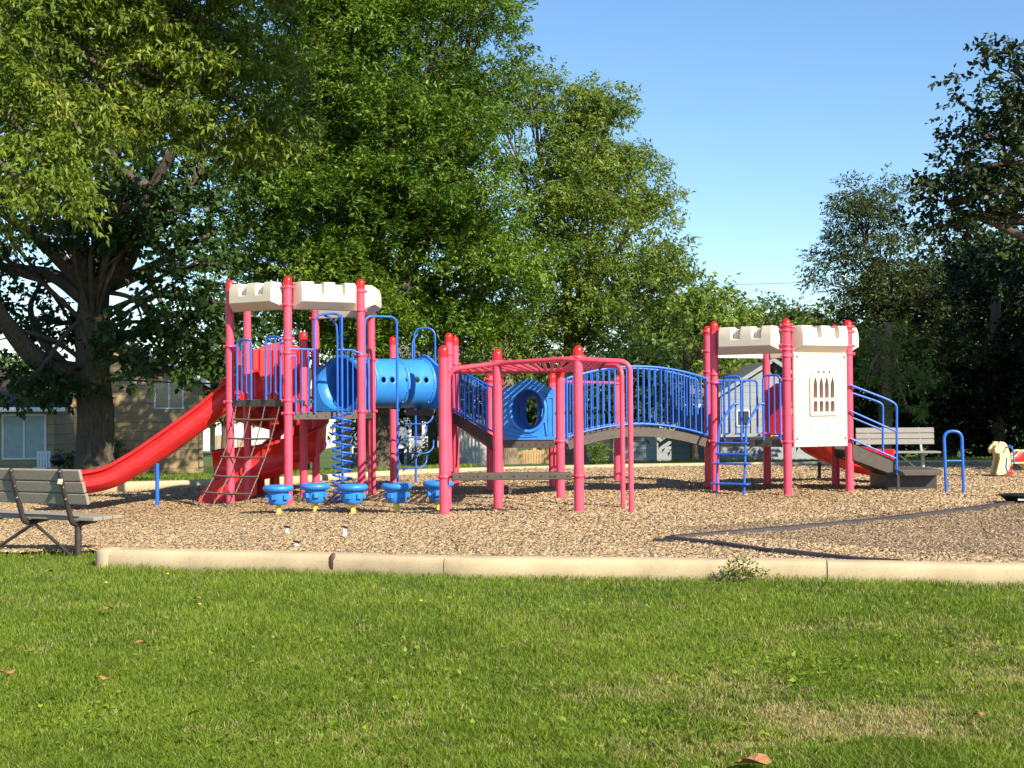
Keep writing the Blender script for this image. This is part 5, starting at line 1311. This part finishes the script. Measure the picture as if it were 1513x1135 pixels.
# sunlit ash hanging in from above, its trunk outside the picture
al = [lb(*q) for q in ((20, 60, 21, 95), (130, 40, 22, 90), (240, 40, 22, 90), (340, 50, 22.5, 85), (395, 110, 23, 42), (50, 165, 21, 75), (165, 140, 22, 65), (270, 130, 22, 75), (350, 160, 22.5, 65), (400, 200, 23, 32), (25, 240, 20.5, 52), (85, 275, 20.5, 36), (330, 215, 22.5, 36), (240, 190, 22, 40), (120, 200, 21, 42), (60, 300, 20, 25), (-40, 300, 21, 70),
                           (40, -90, 21, 140), (200, -100, 22, 140), (340, -90, 22, 110), (-100, 80, 20, 140), (120, -260, 21, 170), (300, -260, 21, 150), (460, -150, 21, 90), (560, -220, 20, 140), (660, -240, 20, 130), (560, -380, 20, 150), (380, -330, 21, 150))]  # right-hand lobes are unseen crown added to shade maple and grass
tree('ash_tree', 'yellow green ash whose sunlit boughs hang into the top left corner', (-10.8, 19.5, 0), 11.5, 0.32, al, 'leaf_ash', 'bark', bough=1.12, sprays=27, leaves=13, lsize=0.108, droop=0.7, spread=0.30, wr=0.33, limbfac=0.12, twig=False)
# great central tree
cl = [lb(*q) for q in ((450, 50, 36, 85), (560, 30, 35, 95), (665, 35, 35, 90), (715, 110, 35, 58), (490, 150, 35, 95), (610, 145, 34, 100), (688, 210, 34, 74), (425, 240, 36, 78), (365, 320, 36, 62), (515, 280, 34, 100), (640, 290, 33.5, 100), (722, 310, 34, 74), (385, 400, 35, 72), (480, 420, 34, 90), (600, 425, 33.5, 95), (710, 430, 34, 85), (335, 470, 36, 48), (760, 400, 35, 60), (560, 520, 34, 70), (665, 515, 34, 70), (455, 510, 35, 62), (748, 480, 35, 52), (350, 250, 37, 40),
                           (480, -70, 36, 110), (610, -90, 36, 120), (700, -30, 36, 66), (540, -220, 36, 150), (650, -200, 36, 120), (420, -150, 36, 90), (560, 250, 38, 190), (560, 60, 39, 170), (600, 420, 38, 180))]
cl = [(c, a * .87, b * .87, d * .87) for c, a, b, d in cl]
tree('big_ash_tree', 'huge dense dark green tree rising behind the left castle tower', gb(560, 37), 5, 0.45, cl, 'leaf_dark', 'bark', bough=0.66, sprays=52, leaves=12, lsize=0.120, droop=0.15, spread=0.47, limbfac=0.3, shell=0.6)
ol = [lb(*q) for q in ((795, 150, 39, 52), (850, 165, 39, 52), (905, 160, 39, 36), (825, 240, 38.5, 72), (895, 250, 39, 55), (935, 250, 39, 28), (870, 330, 38, 80), (945, 330, 39, 42), (978, 375, 39, 25), (930, 410, 38.5, 58), (860, 440, 38, 75), (795, 330, 38, 68), (895, 490, 38.5, 56), (960, 470, 39, 34), (995, 415, 39, 15), (800, 500, 38.5, 60), (735, 170, 39.5, 40), (970, 300, 39, 14))]
ol = [(c, a * .86, b * .86, d * .86) for c, a, b, d in ol]
tree('olive_green_tree', 'lighter olive green tree leaning right beside the huge dark tree', gb(850, 39), 4.5, 0.28, ol, 'leaf_olive', 'bark2', bough=1.5, sprays=34, leaves=12, lsize=0.115, droop=0.3, spread=0.38, limbfac=0.25, shell=0.55)
# right hand trees
rl = [lb(*q) for q in ((1250, 295, 43, 28), (1310, 285, 43, 30), (1280, 340, 43, 55), (1325, 355, 43, 32), (1237, 380, 43, 38), (1225, 420, 43, 26), (1300, 410, 43, 62), (1355, 420, 43, 36), (1255, 470, 43, 45), (1330, 480, 43, 62), (1385, 465, 43, 36), (1280, 540, 43, 50), (1350, 550, 43, 60), (1400, 520, 43, 45))]
rl = [(c, a * .86, b * .86, d * .86) for c, a, b, d in rl]
tree('slender_tree', 'open grey green tree standing against the sky right of the right castle tower', gb(1304, 43), 6.5, 0.10, rl, 'leaf_slender', 'bark', bough=2.2, sprays=16, leaves=10, lsize=0.115, spread=0.34, droop=0.3, limbfac=0.3, shell=0.35)
def oakx(mb):
    for L_, a, b in (([(1640, 520, 27), (1600, 420, 27), (1545, 370, 27), (1500, 345, 27), (1455, 325, 27), (1432, 322, 27)], .16, .03), ([(1545, 370, 27), (1510, 325, 27), (1480, 310, 27), (1450, 300, 27)], .08, .02), ([(1560, 380, 27), (1520, 300, 27), (1490, 250, 27), (1480, 190, 27)], .10, .02)):
        p = smooth_path([P(*q) for q in L_], 5); n = len(p); mb.tube(p, [a + (b - a) * i / (n - 1) for i in range(n)], 8)
kl = [lb(*q) for q in ((1500, 105, 27, 32), (1475, 150, 27, 36), (1510, 180, 27, 42), (1490, 225, 27, 40), (1450, 200, 27, 16), (1455, 270, 27, 28), (1415, 262, 27, 22), (1405, 300, 27, 20), (1440, 315, 27, 24), (1500, 280, 27, 30), (1395, 335, 27.5, 18),
                           (1625, 170, 27, 100), (1600, 300, 27, 90), (1720, 50, 27, 170), (1760, 280, 27, 150), (1720, -60, 27, 120), (1800, -150, 27, 200), (1900, 150, 27, 180))]
kl = [(c, a * .86, b * .86, d * .86) for c, a, b, d in kl]
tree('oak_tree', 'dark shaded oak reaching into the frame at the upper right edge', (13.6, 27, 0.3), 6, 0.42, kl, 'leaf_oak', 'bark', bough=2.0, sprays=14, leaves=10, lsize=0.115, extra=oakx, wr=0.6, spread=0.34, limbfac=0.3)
# unseen trees added for shade outside the frame to the right, and the wood itself
offs = [((19, 24, 0), 'dense unseen tree added for shade outside the frame right of the oak'), ((22, 38, 0), 'tall unseen tree added for shade at the right end of the wood'), ((27, 31, 0), 'tall unseen tree added for shade far right of the playground')]
for i, (b, lab) in enumerate(offs):
    L_ = [((b[0] + dx, b[1] + dy, z), r_, r_, r_) for dx, dy, z, r_ in ((0, 0, 6, 3.0), (2, 1, 8, 3.0), (-2, -1, 8, 2.8), (0, 1, 9.5, 2.6), (1, -2, 6, 3), (-2, 2, 5, 2.6))]
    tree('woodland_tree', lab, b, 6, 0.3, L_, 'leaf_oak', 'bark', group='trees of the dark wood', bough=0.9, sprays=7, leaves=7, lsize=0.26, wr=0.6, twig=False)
wood = [(1325, 47, 'darkest tree of the wood behind the pale bench', [(1310, 430, 40), (1350, 470, 55), (1310, 540, 60), (1330, 600, 60), (1290, 640, 45)]),
        (1400, 46, 'broad dark tree of the wood above the blue grab hoop', [(1400, 390, 45), (1430, 430, 55), (1380, 470, 55), (1420, 520, 65), (1390, 590, 65), (1440, 640, 60), (1370, 650, 50)]),
        (1460, 52, 'lighter green tree of the wood seen between dark crowns', [(1450, 380, 40), (1490, 370, 40), (1470, 420, 50), (1510, 430, 45), (1460, 470, 50), (1500, 510, 60)]),
        (1475, 45, 'dark tree of the wood behind the yellow spring rider', [(1470, 560, 60), (1510, 580, 65), (1480, 640, 60), (1540, 640, 60), (1440, 590, 50), (1530, 500, 50)]),
        (1255, 50, 'dark bushy tree right behind the right castle tower', [(1240, 520, 35), (1260, 570, 50), (1230, 620, 45), (1270, 640, 45), (1200, 560, 25)]),
        (1560, 42, 'dark tree of the wood just outside the right edge', [(1560, 380, 70), (1600, 450, 80), (1560, 540, 80), (1620, 600, 80)])]
for px, D, lab, L_ in wood:
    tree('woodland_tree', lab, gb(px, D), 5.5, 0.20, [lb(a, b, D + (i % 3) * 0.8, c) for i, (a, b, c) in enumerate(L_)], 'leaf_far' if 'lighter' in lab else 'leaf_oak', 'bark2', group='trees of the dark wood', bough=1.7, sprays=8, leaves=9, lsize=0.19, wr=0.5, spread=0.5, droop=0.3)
tree('bare_trunk_tree', 'tree with a straight pale trunk rising behind the stair handrails', gb(1309, 33), 3.4, 0.11, [lb(*q) for q in ((1310, 540, 33, 30), (1285, 500, 33, 25), (1290, 545, 33, 26), (1330, 575, 33, 22), (1300, 500, 34, 35), (1350, 560, 34, 24), (1345, 610, 33, 16), (1275, 560, 33, 16))], 'leaf_olive', 'bark2', bough=2.2, sprays=7, leaves=9, lsize=0.12, spread=0.3)
# distant trees on the skyline and behind the houses; first one added for shade
far = [(450, 50, 'dark added tree hidden behind the huge dark tree, shading the tan house', [(380, 330, 75), (430, 250, 90), (480, 180, 90), (500, 330, 90), (400, 420, 60), (560, 250, 90), (470, 90, 80)], 'leaf_dark'), (1015, 62, 'feathery olive tree on the skyline left of the right tower', [(985, 470, 35), (1020, 460, 35), (1060, 470, 32), (1080, 490, 22), (1000, 520, 50), (1050, 525, 45), (960, 530, 40)], 'leaf_olive'),
       (1130, 85, 'bright green tree top just above the right battlements', [(1115, 485, 24), (1150, 478, 26), (1180, 488, 20), (1130, 530, 50), (1180, 540, 50), (1090, 540, 40)], 'leaf_far'),
       (1215, 80, 'small tree top on the skyline beside the right tower post', [(1218, 478, 16), (1210, 500, 22), (1225, 520, 28), (1205, 545, 35)], 'leaf_olive'),
       (330, 80, 'bright green tree behind the utility pole', [(310, 560, 35), (345, 550, 40), (330, 590, 40), (300, 580, 30)], 'leaf_far'),
       (25, 78, 'small bright tree behind the low wing at left edge', [(20, 550, 22), (45, 560, 22), (0, 570, 25)], 'leaf_far'),
       (535, 48, 'shrubby tree filling the gap right of the corkscrew climber', [(535, 612, 18), (525, 640, 14), (540, 590, 25), (560, 600, 25)], 'leaf_dark'),
       (640, 47, 'dark tree behind the tunnel platform', [(620, 580, 35), (660, 585, 35), (700, 580, 40), (740, 575, 40), (590, 575, 30)], 'leaf_maple'),
       (800, 53, 'dark tree behind the crawl-through panel', [(780, 590, 45), (820, 590, 45), (860, 580, 45), (800, 620, 35), (770, 620, 30)], 'leaf_maple'),
       (920, 55, 'dark tree behind the arched bridge', [(900, 570, 45), (940, 560, 50), (980, 570, 50), (920, 610, 35), (960, 610, 30), (885, 620, 25)], 'leaf_maple'),
       (1040, 72, 'dark tree far behind the end of the arched bridge', [(1020, 560, 40), (1060, 570, 45), (1090, 560, 40), (1040, 600, 30), (1000, 590, 30)], 'leaf_dark')]
for px, D, lab, L_, mt in far:
    tree('background_tree', lab, gb(px, D), 4, 0.16, [lb(a, b, D + (i % 3) * 0.7, c) for i, (a, b, c) in enumerate(L_)], mt, 'bark', group='trees behind the houses', bough=0.55 if 'hidden' in lab else 1.5 if D > 60 else 1.8, sprays=11, leaves=9, lsize=0.19 if D < 60 else 0.26, spread=0.5, wr=0.45)
# thin trunk behind the bridge and pale trunk by the fence: trees whose crowns merge above
tree('thin_tree', 'thin dark trunk standing in front of the long grey garage', gb(1026, 40), 3.4, 0.10, [lb(1015, 540, 40, 22), lb(1040, 525, 40, 20), lb(1030, 505, 40, 20)], 'leaf_olive', 'bark', bough=2, sprays=7, leaves=8, lsize=0.14, spread=0.3)
tree('pale_trunk_tree', 'pale thick trunk left of the golden board fence', gb(752, 38), 4.6, 0.22, [lb(745, 540, 38, 40), lb(790, 520, 38, 40), lb(700, 520, 38, 40)], 'leaf_olive', 'bark2', bough=2, sprays=8, leaves=9, lsize=0.14, spread=0.4)
# shrubs
for px, D, r_, dz, lab, mt in ((170, 55, 0.75, 0.75, 'round dark shrub against the tan house right of the big trunk', 'leaf_maple'), (108, 53.5, 0.5, 0.55, 'dark shrub beside the black grill', 'leaf_maple'), (870, 44.5, 0.42, 0.35, 'bright leafy shrub by the white shed', 'leaf_ash'), (636, 46, 0.45, 0.4, 'small bright shrub behind the blue vine climber', 'leaf_ash')):
    x, y, z = gb(px, D)
    tree('shrub', lab, (x, y, z), 0.3, 0.05, [((x, y, z + dz), r_, r_, r_ * 0.9)], mt, 'bark', bough=7, sprays=8, leaves=9, lsize=0.10, spread=0.16, shell=0.3, twig=False, cat='shrub', limbfac=0.3)

# ------------------------------------------------------------------ lawn
def vnoise(x, y, s, seed):
    r_ = np.random.default_rng(seed); g = r_.random((64, 64)); u = x / s + 500; v = y / s + 500
    i, j = np.floor(u).astype(int), np.floor(v).astype(int); a, b = u - i, v - j; a = a * a * (3 - 2 * a); b = b * b * (3 - 2 * b)
    q = lambda p, r__: g[p % 64, r__ % 64]
    return q(i, j) * (1 - a) * (1 - b) + q(i + 1, j) * a * (1 - b) + q(i, j + 1) * (1 - a) * b + q(i + 1, j + 1) * a * b
def dryness(x, y):
    n_ = 0.6 * vnoise(x, y, 0.55, 3) + 0.4 * vnoise(x, y, 0.17, 4)
    spot = 0
    for px, py, r_, s_ in ((1080, 1010, 0.45, .40), (1250, 1075, 0.5, .42), (1160, 1060, 0.3, .35), (1330, 1050, 0.25, .3), (1500, 1000, 0.35, .4), (1440, 960, 0.3, .3), (900, 1020, 0.5, .22), (1230, 930, 0.4, .25), (1040, 1110, 0.35, .35), (500, 1050, 0.2, .3), (1400, 1090, .4, .3), (700, 1080, .4, .18), (1100, 940, .5, .15)):
        D_ = CAMZ * F / (py - 600); X_ = (px - CX) / F * D_
        spot = spot + s_ * np.exp(-(((x - X_) / r_) ** 2 + ((y - D_) / (r_ * 0.7)) ** 2))
    return 0.35 * vnoise(x, y, 0.09, 9) + n_ * 0.40 + 0.72 * spot + 0.05 * np.clip(x, -3, 4) / 4
def blades(n, y0, y1, h, wd, name, region=None):
    u_ = rng.random(n); D = 1 / (1 / y0 + (1 / y1 - 1 / y0) * u_) if region is None else y0 + (y1 - y0) * u_ ** 1.4
    X = (rng.random(n) * 2 - 1) * (0.40 * D + 0.9)
    cl_ = vnoise(X, D, 0.07, 11) * 0.6 + vnoise(X, D, 0.3, 12) * 0.4
    keep = (D < (lawn_edge(X) + 0.03 if region is None else 1e9)) & (rng.random(n) < 0.45 + 0.9 * cl_)
    if region is not None: keep &= region(X, D)
    X, D, cl_ = X[keep], D[keep], cl_[keep]; n = len(X); z = gz(X, D) - 0.012
    dry = dryness(X, D)
    H = h * (0.45 + 0.9 * rng.random(n)) * (0.70 + 0.6 * cl_) * (1 + 0.5 * (vnoise(X, D, 0.9, 5) - 0.5)) * np.where(dry > 0.62, 0.55, 1.0)
    edge = np.clip(1 - (lawn_edge(X) - D) / 0.22, 0, 1) if region is None else 0
    H = H * (1 + 0.55 * edge)
    an = rng.random(n) * 2 * np.pi; ln = H * (0.25 + 0.55 * rng.random(n)); Wd = wd * (0.6 + 0.7 * rng.random(n))
    lx, ly = np.cos(an) * ln, np.sin(an) * ln; sa = rng.random(n) * 2 * np.pi; sx, sy = np.cos(sa) * Wd, np.sin(sa) * Wd
    b0 = np.stack([X - sx, D - sy, z], 1); b1 = np.stack([X + sx, D + sy, z], 1)
    m0 = np.stack([X + lx * 0.35 - sx * 0.8, D + ly * 0.35 - sy * 0.8, z + H * 0.58], 1); m1 = np.stack([X + lx * 0.35 + sx * 0.8, D + ly * 0.35 + sy * 0.8, z + H * 0.58], 1)
    t0 = np.stack([X + lx - sx * 0.1, D + ly - sy * 0.1, z + H * (1 - 0.25 * (ln / H))], 1); t1 = t0 + np.stack([sx, sy, sx * 0], 1) * 0.2
    V = np.stack([b0, b1, m1, m0, t1, t0], 1).reshape(-1, 3); b = np.arange(n)[:, None, None] * 6
    fc = (b + np.array([[[0, 1, 2, 3], [3, 2, 4, 5]]])).reshape(-1, 4)
    tt_ = np.clip(0.06 + 0.60 * rng.random(n) + 0.30 * (vnoise(X, D, 0.4, 6) - 0.5), 0, 0.74)
    tt_ = np.where(dry + 0.55 * (rng.random(n) - 0.5) > 0.70, 0.80 + 0.2 * rng.random(n), tt_)
    tt_ = np.where(rng.random(n) < 0.035, 0.84, tt_)
    return tag(np_mesh(name, V, fc, 'grass', np.repeat(tt_, 2)), 'mown green lawn grass with a few dry straw patches in the foreground', 'grass', kind='stuff')
blades(850000, 4.9, 14.3, 0.042, 0.0022, 'lawn_grass')
bl = blades(90000, 24, 46, 0.075, 0.008, 'back_grass', lambda x, y: ~in_mulch(x, y, -0.45) & ((x < -1) | (x > 2)))
bl['label'] = 'shaded grass strip beyond the far kerb and around the big tree'
# clover and broad-leaved weeds in the turf
cp, ct = [], []
for px, py, sx_w, sy_w, nn in ((1180, 1000, 0.35, 0.10, 900), (1400, 960, 0.3, 0.12, 500), (850, 900, 0.5, 0.2, 450), (600, 1000, 0.45, 0.15, 500), (300, 960, 0.5, 0.2, 450), (1000, 1090, 0.3, 0.1, 350), (130, 1060, 0.3, 0.12, 350), (1300, 880, 0.5, 0.2, 400), (450, 1090, 0.3, 0.1, 250)):
    x0w = (px - CX) / F * (CAMZ * F / (py - 600)); y0w = CAMZ * F / (py - 600)
    nn = int(nn * 0.35); xx, yy = x0w + rng.normal(0, sx_w * 1.1, nn), y0w + rng.normal(0, sy_w * 3.2, nn); k = yy < lawn_edge(xx) - 0.05
    cp.append(np.stack([xx[k], yy[k], gz(xx[k], yy[k]) + 0.012 + 0.03 * rng.random(k.sum())], 1))
cp = np.concatenate(cp); n = len(cp)
o = leaf_mesh('clover', cp, np.concatenate([rng.normal(0, 1, (n, 2)), 0.25 + 0 * rng.random((n, 1))], 1), np.array([0, 0, 1.0]) + rng.normal(0, 0.35, (n, 3)), 0.022 + 0.02 * rng.random(n), 0.018 + 0.012 * rng.random(n), 0.25 + 0.45 * rng.random(n), 'grass', None, (0, 0, 0))
tag(o, 'patches of low clover and broad leaved weeds in the lawn', 'clover', kind='stuff')
# weed tuft against the kerb
wx, wy = XY(1090, 11.2); wy = float(kerb_y(wx)) - 0.10; gw = gzf(wx, wy)
wd_ = empty('weed', (wx, wy, gw), 'leafy green weed growing against the pale kerb', 'weed')
n = 380; pos = np.stack([wx + rng.normal(0, 0.10, n), wy + rng.normal(0, 0.03, n), gw + 0.02 + rng.random(n) ** 1.8 * 0.13 * np.exp(-0 * rng.random(n))], 1)
pos[:, 2] = gw + 0.02 + (pos[:, 2] - gw) * np.clip(1.3 - np.abs(pos[:, 0] - wx) / 0.28, 0.25, 1.2)
leaf_mesh('foliage', pos, np.concatenate([rng.normal(0, 1, (n, 2)), 0.3 + rng.random((n, 1))], 1), np.array([0, 0, 1.0]) + rng.normal(0, 0.5, (n, 3)), 0.022 + 0.02 * rng.random(n), 0.012 + 0.008 * rng.random(n), rng.random(n) * 0.9, 'leaf_ash', wd_, (wx, wy, gw))
mb = MB()
for k in range(8): a = rng.normal(0, 0.13); mb.tube([(wx + a * 0.5, wy, gw), (wx + a, wy - 0.02, gw + 0.15 * (1.2 - abs(a) / 0.28))], 0.0025, 5)
mb.build('stem', 'leafstem', wd_) if 'leafstem' in M else mb.build('stem', 'bark2', wd_)
# fallen leaves and dandelions
M['fall'] = worn('fallen_leaf', (0.33, 0.15, 0.055), 0.7, 0.3, 60); M['dand'] = worn('dandelion', (0.85, 0.62, 0.02), 0.6, 0.1, 60)
def lawn_pt(px, py):
    D = 8.0
    for _ in range(5):
        x, y = XY(px, D); D = (CAMZ - gzf(x, y) - 0.04) * F / (py - 600 + (px - CX) * 0.007)
    return XY(px, D)
for i, (px, py, s_) in enumerate([(1108, 1128, 0.085), (158, 1003, 0.05), (208, 950, 0.04), (160, 900, 0.045), (10, 994, 0.05), (1350, 0, 0), (290, 885, 0.04), (72, 845, 0.045), (1440, 1056, 0.03), (50, 824, 0.04)]):
    if not s_: continue
    x, y = lawn_pt(px, py); z = gzf(x, y) + 0.042; mb = MB(); a0_ = rng.random() * 6
    pts = []
    for k in range(16):
        a = a0_ + 2 * math.pi * k / 16; r_ = s_ * (0.55 + 0.30 * abs(math.cos(1.5 * (a - a0_))) + 0.16 * (k % 2) + 0.1 * rng.random()); pts.append((x + r_ * math.cos(a) * 0.9, y + r_ * math.sin(a) * 0.55, z + 0.35 * s_ * math.sin(a - a0_) ** 2 + 0.006 * rng.random()))
    mb.add([Vector((x, y, z + 0.008))] + [Vector(p) for p in pts] + [Vector((x, y, z + 0.006))] + [Vector(p) - Vector((0, 0, 0.002)) for p in pts], [(0, 1 + k, 1 + (k + 1) % 16) for k in range(16)] + [(17, 18 + (k + 1) % 16, 18 + k) for k in range(16)])
    tag(mb.build('fallen_leaf', 'fall', None, fixn=False), ['large orange brown fallen leaf at the bottom edge of the lawn', 'brown fallen leaf lowest of the three in line below the kerb end', 'brown fallen leaf in the middle of the three in line below the kerb end', 'brown fallen leaf highest of the three in line below the kerb end', 'brown fallen leaf in the lawn touching the left picture edge', '', 'small brown fallen leaf beside the rightmost of three dandelions at left', 'small brown fallen leaf in the lawn straight below the bench leg', 'small brown fallen leaf near the dry patch at lower right', 'small brown fallen leaf in the lawn under the bench seat'][i], 'leaf', 'fallen leaves on the lawn')
for px, py, lab in ((156, 863, 'tiny yellow dandelion flower leftmost in the lawn'), (294, 895, 'tiny yellow dandelion flower beside a brown leaf, nearest of the left three'), (620, 890, 'tiny yellow dandelion flower alone in the middle of the lawn'), (247, 850, 'tiny yellow dandelion flower closest to the kerb')):
    x, y = lawn_pt(px, py); z = gzf(x, y) + 0.05; mb = MB(); mb.lathe([(0.0, 0.0), (0.010, 0.004), (0.013, 0.008), (0.008, 0.011), (0, 0.012)], (x, y, z), 12)
    o = mb.build('dandelion', 'dand', None); tag(o, lab, 'flower', 'dandelions in the lawn')
for o in bpy.data.objects:
    if '_o' in o: del o['_o']
#print('FACES', sum(len(o.data.polygons) for o in bpy.data.objects if o.type=='MESH' and o.name.startswith('crown')))
